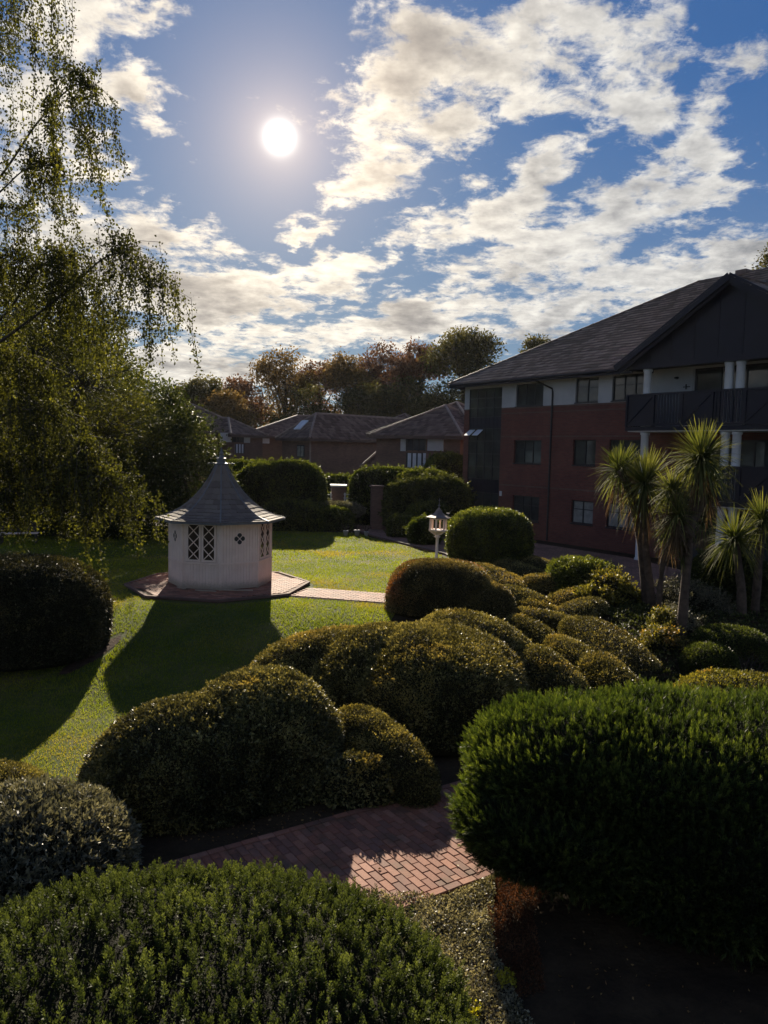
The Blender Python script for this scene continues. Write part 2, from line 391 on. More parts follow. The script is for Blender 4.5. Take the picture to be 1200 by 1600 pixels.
def core_mesh(lobes, lump, amp, sc, mat, parent, org, name='dark_core', nu=40, nv=26, zmin=0.0, one=False):  # closed dark shell under the leaves; its colour stands for inner shade
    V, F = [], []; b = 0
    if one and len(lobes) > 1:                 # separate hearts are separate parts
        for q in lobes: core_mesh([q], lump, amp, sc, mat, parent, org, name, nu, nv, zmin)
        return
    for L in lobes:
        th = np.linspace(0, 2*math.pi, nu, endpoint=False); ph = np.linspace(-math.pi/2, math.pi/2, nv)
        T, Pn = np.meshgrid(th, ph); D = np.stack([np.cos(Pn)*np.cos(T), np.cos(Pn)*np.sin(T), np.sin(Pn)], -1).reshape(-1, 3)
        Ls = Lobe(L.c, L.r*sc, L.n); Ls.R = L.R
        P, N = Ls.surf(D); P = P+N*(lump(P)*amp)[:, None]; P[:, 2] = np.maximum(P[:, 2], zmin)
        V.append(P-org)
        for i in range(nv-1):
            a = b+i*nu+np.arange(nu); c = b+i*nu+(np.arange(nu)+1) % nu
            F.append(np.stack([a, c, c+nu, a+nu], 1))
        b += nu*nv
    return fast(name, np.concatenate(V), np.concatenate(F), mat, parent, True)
def stems(mb, base, pts, rng, r0=.03, r1=.008, sag=.15):
    for p in pts:
        p = np.array(p); mid = (base+p)/2+np.array([0, 0, sag])*np.linalg.norm(p-base)*.5+rng.normal(size=3)*.04
        mb.tube([base, mid, p], [r0, (r0+r1)/2, r1], 5)
def bush(name, label, cat, lobes, mat, per=3000, L=.03, W=.018, amp=.03, freq=3.5, seed=1, spread=.9, upb=.25, core='core', back=.35, group=None,
         csc=.955, tuft=0, tl=.12, jitter=.02, tuftcol=None, amp2=0, freq2=14, stemn=4, zmin=None):
    gz_ = float(G(np.mean([q.c[1] for q in lobes]))); zmin = gz_+.02 if zmin is None else zmin
    rng = np.random.default_rng(seed); l1 = Lumps(seed, freq); l2 = Lumps(seed+50, freq2)
    lump = (lambda P: l1(P)+(amp2/amp)*l2(P)) if amp2 else l1
    P, N = sample(lobes, per, lump, amp, rng, zmin, back); P, N = thin(P, N, rng)
    cx = np.mean([q.c[0] for q in lobes]); cy = np.mean([q.c[1] for q in lobes]); org = np.array([cx, cy, gz_])
    t = thing(name, label, cat, org, 0, group)
    P = P+N*rng.normal(0, jitter, (len(P), 1))
    D = nrm(N+rng.normal(size=P.shape)*spread*.6+np.array([0, 0, upb]))
    tone = np.clip(rng.random(len(P))*.7+.15+l2(P)*.25, 0, 1)
    s = rng.uniform(.7, 1.3, len(P))
    V, F = cards(P-org, D, L*s, W*s, rng); tone = np.repeat(tone, 4)
    if tuft:                                   # stray shoots that stick out of the clipped face
        k = rng.choice(len(P), min(tuft, len(P)), replace=False); m_ = 9
        A = nrm(N[k]+rng.normal(size=(len(k), 3))*.35+np.array([0, 0, .6])); ln = rng.uniform(.4, 1, len(k))*tl
        h = np.tile(np.linspace(.1, 1, m_), len(k)); A9 = np.repeat(A, m_, 0); P9 = np.repeat(P[k]-org, m_, 0)+A9*(h*np.repeat(ln, m_))[:, None]
        D9 = nrm(A9*.7+rng.normal(size=A9.shape)*.7); V2, F2 = cards(P9, D9, L*1.1, W*1.05, rng)
        F = np.concatenate([F, F2+len(V)]); V = np.concatenate([V, V2]); tone = np.concatenate([tone, np.repeat(rng.uniform(.5, 1, len(P9)), 4)])
    fast('foliage', V, F, mat, t, tone=tone)
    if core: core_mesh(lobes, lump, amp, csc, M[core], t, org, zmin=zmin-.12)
    mb = MB()
    stems(mb, np.array([0, 0, -.05]), [q.c-org+np.array([rng.uniform(-.2, .2), rng.uniform(-.2, .2), 0]) for q in lobes for _ in range(stemn//2+1)], rng)
    mb.build('stem', M['bark'], t)
    return t
def clumps(P, A, m_, rad, ln, rng, L, W, flare=.6):      # leaf whorls round short shoots
    n = len(P); h = np.tile(np.linspace(0, 1, m_), n); th = np.tile(np.arange(m_)*2.4, n)+np.repeat(rng.uniform(0, 6.28, n), m_)
    A = nrm(A); E1 = nrm(np.cross(A, np.array([.3, .2, .9])+rng.normal(size=A.shape)*.2)); E2 = np.cross(A, E1)
    Am, e1, e2 = (np.repeat(q, m_, 0) for q in (A, E1, E2)); lnm = np.repeat(np.broadcast_to(ln, (n,)), m_)
    Rr = e1*np.cos(th)[:, None]+e2*np.sin(th)[:, None]
    B = np.repeat(P, m_, 0)+Am*(h*lnm)[:, None]+Rr*rad*.2
    D = nrm(Rr*(flare*(1.15-h*.75))[:, None]+Am*(.55+h*.5)[:, None]+rng.normal(size=B.shape)*.12)
    s = (1.05-.45*h)*rng.uniform(.85, 1.15, n*m_)
    return B, D, L*s, W*s, h
def polyline_tubes(paths, r0, r1, mat, parent, name, sides=5):
    mb = MB()
    for p in paths:
        k = len(p); mb.tube(p, [r0+(r1-r0)*i/(k-1) for i in range(k)] if not hasattr(r0, '__len__') else r0, sides, False)
    return mb.build(name, mat, parent, True)
def tree(name, label, base, trunk_top, lobes, mat, n_cl, per_cl, crad, L, W, seed, group=None, tr=.25, shell=.5, twigs=True, bark='bark', lobe_bias=None, hang=0):
    rng = np.random.default_rng(seed); org = np.array(base, float); t = thing(name, label, 'tree', org, 0, group)
    mb = MB(); tt = np.array(trunk_top)-org; mid = tt*.5+np.array([rng.uniform(-.3, .3), rng.uniform(-.3, .3), 0])
    mb.tube([(0, 0, -.1), (0, 0, .15*tt[2]), mid, tt], [tr*1.35, tr, tr*.8, tr*.5], 9)
    P_, D_, T_ = [], [], []
    lm = Lumps(seed, 1.5)
    tot = sum(np.prod(q.r)**(2/3) for q in lobes)
    mt = MB()
    for q in lobes:
        c = q.c-org; j = mid+(tt-mid)*rng.uniform(.2, 1)
        mb.tube([j, (j+c)/2+np.array([0, 0, .08*np.linalg.norm(c-j)]), c], [tr*.42, tr*.3, tr*.14], 6)
        n = max(8, int(n_cl*np.prod(q.r)**(2/3)/tot)); D = nrm(rng.normal(size=(n, 3))+np.array([0, 0, .25])); S0, N = q.surf(D)
        rad = shell+(1-shell)*rng.random(n)**.6; rad = rad*(1+.22*lm(S0))
        CC = q.c+(S0-q.c)*rad[:, None]-org; CC[:, 2] = np.maximum(CC[:, 2], .3)
        if twigs:
            for k in range(0, n, twigs if twigs > 1 else 3):
                e = CC[k]; mm = c*.45+e*.55+rng.normal(size=3)*.06*np.linalg.norm(e-c)
                mt.tube([c, mm, e], [tr*.11, tr*.06, tr*.025], 3, False)
        m_ = rng.poisson(per_cl, n)+2; idx = np.repeat(np.arange(n), m_)
        off = rng.normal(size=(len(idx), 3))*crad*np.array([1, 1, .75]); PP = CC[idx]+off
        P_.append(PP); D_.append(nrm(off*.5+rng.normal(size=off.shape)*crad+np.array([0, 0, -hang]))); T_.append(np.clip(np.repeat(rng.random(n), m_)*.55+rng.random(len(idx))*.4, 0, 1))
    P_ = np.concatenate(P_); D_ = np.concatenate(D_); s = rng.uniform(.65, 1.3, len(P_)); V, F = cards(P_, D_, L*s, W*s, rng)
    mb.build('trunk', M[bark], t, True)
    cr = fast('crown', V, F, mat, t, tone=np.repeat(np.concatenate(T_), 4))
    if mt.v: mt.build('twig', M[bark], cr)
    return t
# one thin strip blade, folded along its middle
def blades(P, D, L, W, droop, rng, segs=4):
    n = len(P); L = np.broadcast_to(L, (n,)); W = np.broadcast_to(W, (n,)); droop = np.broadcast_to(droop, (n,))
    side = nrm(np.cross(D, np.array([0, 0, 1.0])+rng.normal(size=(n, 3))*.25)); V = np.empty((n, segs+1, 2, 3))
    for i in range(segs+1):
        t = i/segs; c = P+D*(L*t)[:, None]+np.array([0, 0, -1.0])*(droop*L*t**2.2)[:, None]
        w = W*(1-abs(t-.35)**1.5*1.55)*.5; w = np.maximum(w, W*.03)
        V[:, i, 0] = c+side*w[:, None]; V[:, i, 1] = c-side*w[:, None]
    q = np.arange(n)[:, None]*(segs+1)*2; F = []
    for i in range(segs): F.append(np.concatenate([q+2*i, q+2*i+1, q+2*i+3, q+2*i+2], 1))
    tt = np.repeat(np.tile(np.linspace(0, 1, segs+1), n), 2)
    return V.reshape(-1, 3), np.concatenate(F), tt

# foliage materials
M['topiary'] = leafmat('clipped_olive_leaf', (.024, .025, .009), (.100, .096, .034), (.42, .38, .14), .27, .50, .35, patch=(.34, .27, .08), pscale=1.1, pr=(.52, .66), tcol=(1.6, 1.35, .6))
M['topiaryrust'] = leafmat('clipped_rust_leaf', (.026, .024, .010), (.108, .092, .035), (.38, .31, .12), .27, .50, .35, patch=(.33, .14, .055), pscale=.9, pr=(.52, .64), tcol=(1.6, 1.35, .6))
M['topiary_dark'] = leafmat('clipped_dark_leaf', (.019, .020, .010), (.080, .082, .034), (.36, .33, .125), .24, .45, .35, patch=(.34, .26, .065), pscale=1.3, pr=(.52, .66), tcol=(1.6, 1.35, .6))
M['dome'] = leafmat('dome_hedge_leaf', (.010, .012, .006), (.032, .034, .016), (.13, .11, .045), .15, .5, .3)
M['box'] = leafmat('box_leaf', (.018, .026, .008), (.065, .085, .018), (.20, .22, .040), .35, .45, .4)
M['hedge'] = leafmat('hedge_leaf', (.014, .022, .007), (.045, .062, .014), (.14, .165, .032), .35, .55, .25)
M['yew'] = leafmat('yew_leaf', (.009, .015, .006), (.040, .060, .015), (.18, .21, .045), .35, .5, .25, tcol=(1.6, 1.6, .55))
M['hebe'] = leafmat('hebe_leaf', (.012, .018, .006), (.055, .072, .020), (.15, .175, .048), .30, .6, .15, tcol=(1.4, 1.35, .7))
M['grey'] = leafmat('grey_leaf', (.040, .042, .028), (.12, .118, .080), (.27, .25, .16), .25, .5, .35, tcol=(1.4, 1.3, .8))
M['birch'] = leafmat('birch_leaf', (.018, .020, .009), (.056, .056, .021), (.21, .19, .046), .36, .75, .1, patch=(.28, .17, .03), pscale=.6, pr=(.66, .76), tcol=(1.6, 1.65, .5))
M['dense'] = leafmat('dense_leaf', (.012, .018, .007), (.038, .050, .015), (.11, .12, .032), .25, .62, .18)
M['russet'] = leafmat('russet_leaf', (.040, .026, .018), (.105, .064, .042), (.21, .13, .075), .45, .7, .1, pscale=.12, tcol=(1.7, 1.3, .8))
M['autumn'] = leafmat('autumn_leaf', (.042, .034, .016), (.115, .086, .038), (.24, .165, .065), .45, .7, .1, pscale=.12, tcol=(1.7, 1.4, .7))
M['olive'] = leafmat('far_olive_leaf', (.024, .026, .014), (.060, .060, .026), (.13, .12, .045), .40, .7, .1, pscale=.15)
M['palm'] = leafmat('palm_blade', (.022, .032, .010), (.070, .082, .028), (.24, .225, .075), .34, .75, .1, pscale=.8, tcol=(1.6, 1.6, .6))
M['palmdead'] = leafmat('dead_palm_blade', (.045, .030, .017), (.11, .076, .042), (.22, .16, .085), .3, .8, .1, pscale=1.5, tcol=(1.3, 1.1, .8))
M['shrub'] = leafmat('loose_shrub_leaf', (.030, .034, .010), (.10, .10, .022), (.27, .24, .05), .40, .55, .25, pscale=1.5, patch=(.26, .16, .04), pr=(.58, .7))
M['cover'] = leafmat('variegated_leaf', (.05, .05, .03), (.18, .165, .10), (.50, .45, .29), .3, .5, .4, pscale=3, tcol=(1.3, 1.2, .7))
M['coveryellow'] = leafmat('yellow_leaf', (.2, .18, .02), (.4, .36, .03), (.55, .48, .06), .45, .5, .3, tcol=(1.3, 1.3, .4))
M['heather'] = leafmat('brown_heather', (.06, .026, .014), (.10, .050, .028), (.19, .10, .05), .3, .8, .05, pscale=3, tcol=(1.5, 1.1, .7))
M['grassb'] = leafmat('grass_blade', (.085, .11, .015), (.170, .200, .022), (.30, .29, .045), .55, .65, .1, pscale=.55, patch=(.29, .22, .06), tcol=(1.45, 1.5, .35), pr=(.49, .64))

# ------------------------------------------------------------------ bricks laid one by one
_bm = {}
def brick_mesh(l, w, h, k, mat):
    key = (l, w, h, k)
    if key not in _bm:
        rg = np.random.default_rng(k+5); e = .006; hz = h+rg.normal(0, .0012)
        j = rg.normal(0, .0012, (8, 2))
        a, b = l/2-.0035, w/2-.0035
        bot = [(-a, -b, 0), (a, -b, 0), (a, b, 0), (-a, b, 0)]; mid = [(x, y, hz-e) for x, y, _ in bot]
        top = [((a-e)*math.copysign(1, x)+j[i, 0], (b-e)*math.copysign(1, y)+j[i, 1], hz) for i, (x, y, _) in enumerate(bot)]
        mb = MB(); mb.poly(bot+mid+top, [(8, 9, 10, 11)]+[(i, (i+1) % 4, 4+(i+1) % 4, 4+i) for i in range(4)]+[(4+i, 4+(i+1) % 4, 8+(i+1) % 4, 8+i) for i in range(4)])
        _bm[key] = mb.mesh('brick', mat)
    return _bm[key]
def pavermat(name, cols):
    m, nt, out = newmat(name); oi = nt.new('ShaderNodeObjectInfo'); geo = nt.new('ShaderNodeNewGeometry')
    at_ = nt.new('ShaderNodeAttribute', attribute_name='tone')
    f = nt.math('FRACT', nt.math('ADD', nt.math('MULTIPLY', oi.outputs['Random'], 1.0), at_.outputs['Fac']))
    col = nt.ramp(f, [(i/(len(cols)-1), c) for i, c in enumerate(cols)])
    n = nt.noise(geo.outputs['Position'], 55, 5, .7); n2 = nt.noise(geo.outputs['Position'], 2.2, 4, .6)
    col = nt.mix(1.0, col, nt.ramp(n, [(.3, (.72, .72, .72)), (.7, (1.2, 1.2, 1.2))]), 'MULTIPLY')
    col = nt.mix(nt.smooth(n2, .48, .72, 0, .65), col, (.06, .055, .03))
    p = principled(nt, col, .8, 0, .3, n, .6, .003); nt.l.new(p.outputs[0], out.inputs[0]); return m
M['paver'] = pavermat('clay_paver', [(.22, .085, .052), (.33, .14, .085), (.16, .072, .05), (.37, .18, .12), (.26, .10, .06), (.20, .10, .075)])
M['joint'] = simple('joint_sand', (.04, .032, .022), (.08, .062, .045), 9, .95, .1, .6, .006, bscale=60)
def inside(poly, x, y):
    c = False; n = len(poly)
    for i in range(n):
        x1, y1 = poly[i]; x2, y2 = poly[(i+1) % n]
        if (y1 > y) != (y2 > y) and x < (x2-x1)*(y-y1)/(y2-y1)+x1: c = not c
    return c
def lay_rows(parent, porg, o, d, n_, u0, u1, width, nb, w, h, limit, keyf, seed=4):
    rg = random.Random(seed); l = width/nb; S_ = []
    ang = math.atan2(n_[1], n_[0])
    for i in range(int((u1-u0)/w)):
        u = u0+(i+.5)*w; v = 0.0; cuts = ([l]*nb) if i % 2 else ([l/2]+[l]*(nb-1)+[l/2])
        for c in cuts: S_.append((o+d*u+n_*(v+c/2), round(c, 4))); v += c
    S_.sort(key=lambda q: keyf(q[0])); rest = S_[limit:]
    for q, c in S_[:limit]:
        b = link('brick', brick_mesh(c, w, h, rg.randrange(6), M['paver']), parent); b.location = (q[0]-porg[0], q[1]-porg[1], rg.gauss(0, .0014)); b.rotation_euler = (rg.gauss(0, .008), rg.gauss(0, .008), ang+rg.gauss(0, .006))
    V, F, T = [], [], []
    for q, c in rest:
        me = brick_mesh(c, w, h, rg.randrange(6), M['paver']); a = ang+rg.gauss(0, .006); ca, sa = math.cos(a), math.sin(a); b = len(V); tn = rg.random()
        V += [(q[0]-porg[0]+p.co.x*ca-p.co.y*sa, q[1]-porg[1]+p.co.x*sa+p.co.y*ca, p.co.z) for p in me.vertices]; F += [tuple(b+k for k in f.vertices) for f in me.polygons]; T += [tn]*len(me.vertices)
    if V: fast('paving', V, F, M['paver'], parent, tone=T)['kind'] = 'stuff'
def lay_bricks(parent, org, du, poly, l, w, h, z, limit=300, keyf=None, skip=None, seed=3, hole=None):
    # running bond: long side along du; org in world, parent at org without rotation
    rg = random.Random(seed); ang = math.atan2(du[1], du[0]); u = np.array(du); v = np.array([-u[1], u[0]])
    U = [np.dot(np.array(p)-org[:2], u) for p in poly]; W_ = [np.dot(np.array(p)-org[:2], v) for p in poly]; spots = []
    for j in range(math.floor(min(W_)/w), math.ceil(max(W_)/w)+1):
        for i in range(math.floor(min(U)/l)-1, math.ceil(max(U)/l)+1):
            q = org[:2]+u*((i+.5*(j % 2))*l)+v*(j*w)
            if all(inside(poly, *(q+u*a*l*.42+v*b*w*.42)) for a in (-1, 1) for b in (-1, 1)) and not (hole and hole(q)): spots.append(q)
    spots.sort(key=keyf or (lambda q: q[0]**2+q[1]**2))
    for q in spots[:limit]:
        o = link('brick', brick_mesh(l, w, h, rg.randrange(6), M['paver']), parent)
        o.location = (q[0]-org[0], q[1]-org[1], z+rg.gauss(0, .0012)); o.rotation_euler = (rg.gauss(0, .006), rg.gauss(0, .006), ang+rg.gauss(0, .007))
    rest = spots[limit:]
    if rest:
        V, F, T = [], [], []
        for n, q in enumerate(rest):
            me = brick_mesh(l, w, h, rg.randrange(6), M['paver']); a = ang+rg.gauss(0, .007); ca, sa = math.cos(a), math.sin(a); b = len(V); tn = rg.random()
            V += [(q[0]-org[0]+p.co.x*ca-p.co.y*sa, q[1]-org[1]+p.co.x*sa+p.co.y*ca, z+p.co.z) for p in me.vertices]; F += [tuple(b+k for k in f.vertices) for f in me.polygons]; T += [tn]*len(me.vertices)
        o = fast('paving', V, F, M['paver'], parent, tone=T); o['kind'] = 'stuff'
    return spots
# ------------------------------------------------------------------ ground
def lawnmat():
    m, nt, out = newmat('lawn_turf'); geo = nt.new('ShaderNodeNewGeometry'); co = geo.outputs['Position']
    n = nt.noise(co, .55, 5, .6); n2 = nt.noise(co, 7, 5, .65)
    col = nt.ramp(nt.math('ADD', nt.math('MULTIPLY', n, .6), nt.math('MULTIPLY', n2, .4)), [(.36, (.040, .060, .012)), (.5, (.070, .088, .018)), (.62, (.13, .115, .04))])
    p = principled(nt, col, .9, 0, .1, nt.noise(co, 60, 3, .7), .8, .03); nt.l.new(p.outputs[0], out.inputs[0]); return m
M['turf'] = lawnmat()
GSOIL = 0
tag(fall('ground', [(-170, -40), (170, -40), (170, 230), (-170, 230)], 0, simple('garden_earth', (.022, .015, .009), (.052, .036, .020), 1.6, .95, .1, .6, .05, bscale=9), CUTS), kind='structure')
LAWN = [(-24, 10.4), (-4.0, 9.9), (-3.1, 11.6), (-1.4, 13.9), (.7, 17.2), (.2, 19), (.6, 21), (2.1, 26), (2.9, 28.6), (2.3, 31.2), (-.4, 36.4), (-1.4, 38.6), (-5, 38.8), (-24, 41)]
tag(fall('lawn', LAWN, .012, M['turf'], CUTS), kind='structure')
tag(fall('bare_soil', [(-6.45+.24*math.sin(k*math.pi/12)*1.2+(.24+.05*math.sin(k*3.1))*math.cos(k*math.pi/12), 16.8+(1.0+.1*math.sin(k*2.3))*math.sin(k*math.pi/12)) for k in range(24)], .02, simple('bare_soil', (.03, .018, .012), (.09, .055, .038), 8, .95, .1, 1, .04, bscale=24), CUTS), kind='structure')
def grass(name, zone, per, h, w, seed, parent=None):
    rng = np.random.default_rng(seed); x0, x1, y0, y1 = zone; n = int((x1-x0)*(y1-y0)*per)
    P = np.stack([rng.uniform(x0, x1, n), rng.uniform(y0, y1, n), np.full(n, .01)], 1)
    c = np.zeros(n, bool)
    for i in range(len(LAWN)):
        (ax, ay), (bx, by) = LAWN[i], LAWN[(i+1) % len(LAWN)]
        k = (ay > P[:, 1]) != (by > P[:, 1]); c ^= k & (P[:, 0] < (bx-ax)*(P[:, 1]-ay)/((by-ay) or 1e-9)+ax)
    dg = P[:, :2]-np.array([-4.82, 22.9]); c &= (dg**2).sum(1) > 2.72**2
    q = P[:, :2]-np.array([-2.5, 22.15]); u = q @ np.array([.965, -.262]); v = q @ np.array([.262, .965]); c &= ~((u > 0) & (abs(v) < .72))
    c &= np.abs(P[:, 0]-.06*P[:, 1]+.0) < .62*P[:, 1]+1
    l1 = Lumps(seed+3, 1.6)(P); l2 = Lumps(seed+4, 6)(P)
    c &= rng.random(n) < .8+.3*l2
    c &= ~((np.hypot((P[:, 0]+6.45-.28*(P[:, 1]-16.8))/.26, (P[:, 1]-16.8)/1.0) < 1+.35*l2))
    P = P[c]; P[:, 2] += G(P[:, 1]); n = len(P); lum = l1[c]; D = nrm(rng.normal(size=(n, 3))*np.array([.45, .45, 0])+np.array([0, 0, 1])); side = nrm(np.cross(D, rng.normal(size=(n, 3))))
    hh = h*rng.uniform(.5, 1.25, n)*(1+.3*lum); hh = hh[:, None]; V = np.empty((n, 3, 3)); V[:, 0] = P-side*w*.5; V[:, 1] = P+side*w*.5; V[:, 2] = P+D*hh
    tone = np.repeat(np.clip(rng.random(n)*.6+.25+lum*.2, 0, 1), 3)
    return fast(name, V.reshape(-1, 3), np.arange(n*3).reshape(n, 3), M['grassb'], None, tone=tone)
def grass_all():
    parts = [((-11, 1.5, 9.9, 15), 1900, .048, .011), ((-14, 1.5, 15, 21), 1300, .05, .015), ((-17, 3, 21, 28), 700, .05, .02), ((-19, 3.2, 28, 41), 330, .055, .03)]
    for i, (z, per, h, w) in enumerate(parts):
        o = grass('grass', z, per, h, w, 60+i); o['kind'] = 'stuff'; o['label'] = ['mown grass of the lawn nearest the clipped shrubs', 'mown grass of the lawn in the summerhouse shadow', 'mown grass of the lawn around the summerhouse', 'mown grass of the far lawn before the hedges'][i]; o['category'] = 'grass'
grass_all()

# far brick walk that runs from the hedge gap to the building
g = MB(); pw = [(-1.6, 43), (-1.25, 38.9), (-.2, 36.6), (2.5, 31.3), (3.1, 28.9), (4.2, 26), (9, 22), (13, 22), (10.2, 31.5), (4.0, 40.6), (2.0, 43)]
g.poly([(x, y, .02) for x, y in pw], [tuple(range(len(pw)))])
def walkmat():
    m, nt, out = newmat('brick_walk'); co = objco(nt); mp = nt.new('ShaderNodeMapping'); nt.l.new(co, mp.inputs[0]); mp.inputs['Rotation'].default_value = (0, 0, R(62))
    b = nt.new('ShaderNodeTexBrick'); nt.l.new(mp.outputs[0], b.inputs[0]); b.inputs['Scale'].default_value = 1; b.inputs['Brick Width'].default_value = .21; b.inputs['Row Height'].default_value = .105
    b.inputs['Mortar Size'].default_value = .006; b.inputs['Color1'].default_value = (.30, .16, .12, 1); b.inputs['Color2'].default_value = (.2, .11, .085, 1); b.inputs['Mortar'].default_value = (.06, .05, .04, 1)
    p = principled(nt, nt.mix(1.0, b.outputs[0], nt.ramp(nt.noise(co, .9, 5, .6), [(.3, (.7, .7, .7)), (.7, (1.2, 1.2, 1.2))]), 'MULTIPLY'), .8, 0, .25, b.outputs[1], -.5, .004); nt.l.new(p.outputs[0], out.inputs[0]); return m
tag(g.build('pavement', walkmat()), kind='structure')
g = MB()
for a, b in zip(pw[1:5], pw[2:6]): g.bar((*a, .03), (*b, .03), .07, .1)
tag(g.build('kerb_edging', M['brickpier']), kind='structure')

# ------------------------------------------------------------------ summerhouse
GC = np.array([-4.95, 23.25]); A0 = R(281.5); PZ = .09
def octa(r, z, c=(0, 0)): return [(c[0]+r*math.cos(A0+k*math.pi/4), c[1]+r*math.sin(A0+k*math.pi/4), z) for k in range(8)]
base = thing('brick_plinth', 'raised octagonal red brick plinth under the cream summerhouse', 'brick plinth', (GC[0], GC[1]-.2, 0))
mb = MB(); mb.prism(octa(2.70, -.3), (0, 0, PZ+.28)); mb.build('slab', M['joint'], base)
po = [(x+GC[0], y+GC[1]-.2) for x, y, z in octa(2.68, 0)]
lay_bricks(base, np.array([GC[0], GC[1]-.2, 0]), (math.cos(R(-12)), math.sin(R(-12))), po, .225, .112, .05, PZ-.045, 290, keyf=lambda q: -abs(q[0]-GC[0])+.35*(q[1]-GC[1]), hole=lambda q: math.hypot(q[0]-GC[0], q[1]-GC[1]) < 1.28)
ed = MB(); o8 = octa(2.72, PZ-.022)
for k in range(8): ed.bar(o8[k], o8[(k+1) % 8], .09, .07)
ed.build('edging', M['brickpier'], base)

def boards_panel(mb, w, z0, z1, y=0.0, holes=(), bw=.088):
    # tongue and groove boards: each one a shallow proud strip
    n = max(1, round(w/bw)); s = w/n
    for i in range(n):
        x0 = -w/2+i*s; spans = [(z0, z1)]
        for (hx0, hx1, hz0, hz1) in holes:
            if x0+s > hx0+.005 and x0 < hx1-.005:
                spans = [q for a, b in spans for q in (((a, min(b, hz0))), (max(a, hz1), b)) if q[1]-q[0] > .005]
        for a, b in spans: mb.box(x0+.004, x0+s-.004, y-.012, y+.01, a, b); mb.box(x0, x0+s, y+.01, y+.03, a, b)
def shinglemat():
    m, nt, out = newmat('grey_felt_shingle'); geo = nt.new('ShaderNodeNewGeometry'); n = nt.noise(geo.outputs['Position'], 2.5, 5, .6)
    f = nt.math('ADD', nt.math('MULTIPLY', geo.outputs['Random Per Island'], .6), nt.math('MULTIPLY', n, .4))
    p = principled(nt, nt.ramp(f, [(.15, (.12, .094, .076)), (.5, (.155, .122, .10)), (.85, (.20, .16, .13))]), .8, 0, .2, nt.noise(geo.outputs['Position'], 90, 3, .6), .5, .003); nt.l.new(p.outputs[0], out.inputs[0]); return m
def summerhouse():
    t = thing('summerhouse', 'cream octagonal wooden summerhouse with concave grey shingled roof on the lawn', 'summerhouse', (GC[0], GC[1], PZ))
    Rw = 1.52; ap = Rw*math.cos(math.pi/8); W = 2*Rw*math.sin(math.pi/8); H = 2.02; dado = .74
    for k in range(8):
        a = A0+(k+.5)*math.pi/4                # outward direction of this face
        rz = a+math.pi/2
        def put(o, yy=0.0):
            o.location = (math.cos(a)*(ap+yy), math.sin(a)*(ap+yy), 0); o.rotation_euler = (0, 0, rz); return o
        mb = MB(); mb.box(-W/2, W/2, .03, .05, .03, H)if k not in (1, 3, 5, 7) else None
        kind = 'lattice' if k in (7, 1, 3, 5) else 'cut'
        if kind == 'lattice':
            hx, z0, z1 = W*.40, .80, 1.93
            mb = MB(); boards_panel(mb, W, .03, dado, 0); mb.box(-W/2, W/2, .012, .05, dado-.02, .80)
            mb.box(-W/2, -hx, -.004, .05, .80, H); mb.box(hx, W/2, -.004, .05, .80, H); mb.box(-hx, hx, -.004, .05, z1, H)
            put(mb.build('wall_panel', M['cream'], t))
            for sx in (-1, 1):
                cx = sx*hx*.5; hw = hx*.5-.012
                f = MB(); b = .052
                f.box(cx-hw, cx-hw+b, -.022, .03, z0+.01, z1-.01); f.box(cx+hw-b, cx+hw, -.022, .03, z0+.01, z1-.01)
                f.box(cx-hw+b, cx+hw-b, -.022, .03, z0+.01, z0+.01+b); f.box(cx-hw+b, cx+hw-b, -.022, .03, z1-.01-b, z1-.01)
                wo = put(f.build('window', M['cream'], t))
                ix0, ix1, iz0, iz1 = cx-hw+b, cx+hw-b, z0+.01+b, z1-.01-b
                g_ = MB(); g_.box(ix0, ix1, .008, .014, iz0, iz1); g_.build('pane', M['summerglass'], wo)
                nseg = 3; hseg = (iz1-iz0)/nseg
                for q in range(nseg):
                    for sgn in (0, 1):
                        l_ = MB(); xa, xb = (ix0, ix1) if sgn == 0 else (ix1, ix0)
                        l_.bar((xa, -.006-.012*sgn, iz0+q*hseg), (xb, -.006-.012*sgn, iz0+(q+1)*hseg), .011, .026, (0, 1, 0) if False else (0, 0, 1))
                        l_.build('lattice_bar', M['cream'], wo)
        else:
            holes = [(-.075, .075, 1.38, 1.53)]
            mb = MB(); boards_panel(mb, W, .03, H, 0, ())
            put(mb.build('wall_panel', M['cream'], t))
            # quatrefoil: flat black discs carry the shade of openings, with a carved rim
            q4 = MB(); rim = MB()
            for (dx, dz) in ((.095, 0), (-.095, 0), (0, .095), (0, -.095)):
                n = 14; c = (dx, 1.475+dz)
                q4.prism([(c[0]+.072*math.cos(2*math.pi*i/n), -.0155+abs(dx)*.01, c[1]+.072*math.sin(2*math.pi*i/n)) for i in range(n)], (0, .004, 0))
                rim.tube([(c[0]+.076*math.cos(2*math.pi*i/n), -.016, c[1]+.076*math.sin(2*math.pi*i/n)) for i in range(n+1)], .0065, 5, False)
            put(q4.build('opening_shade', M['black'], t)); put(rim.build('moulding', M['cream'], t))
        put(MB().box(-W/2+.01, W/2-.01, -.035, -.006 if kind == 'lattice' else -.014, dado, dado+.05).build('dado_rail', M['cream'], t))
        put(MB().box(-W/2+.02, W/2-.02, -.028, -.012, .02, .10).build('skirting', M['cream'], t)); put(MB().box(-W/2+.01, W/2-.01, -.03, -.014, H-.07, H-.001).build('top_rail', M['cream'], t))
    for k in range(8):
        a = A0+k*math.pi/4; p = MB(); p.box(-.032, .032, -.032, .032, 0, H+.002)
        o = p.build('corner_post', M['cream'], t); o.location = (math.cos(a)*(Rw-.008), math.sin(a)*(Rw-.008), 0); o.rotation_euler = (0, 0, a)
    fl = MB(); fl.prism(octa(Rw-.07, .001), (0, 0, .03)); fl.build('floor', M['joint'], t)
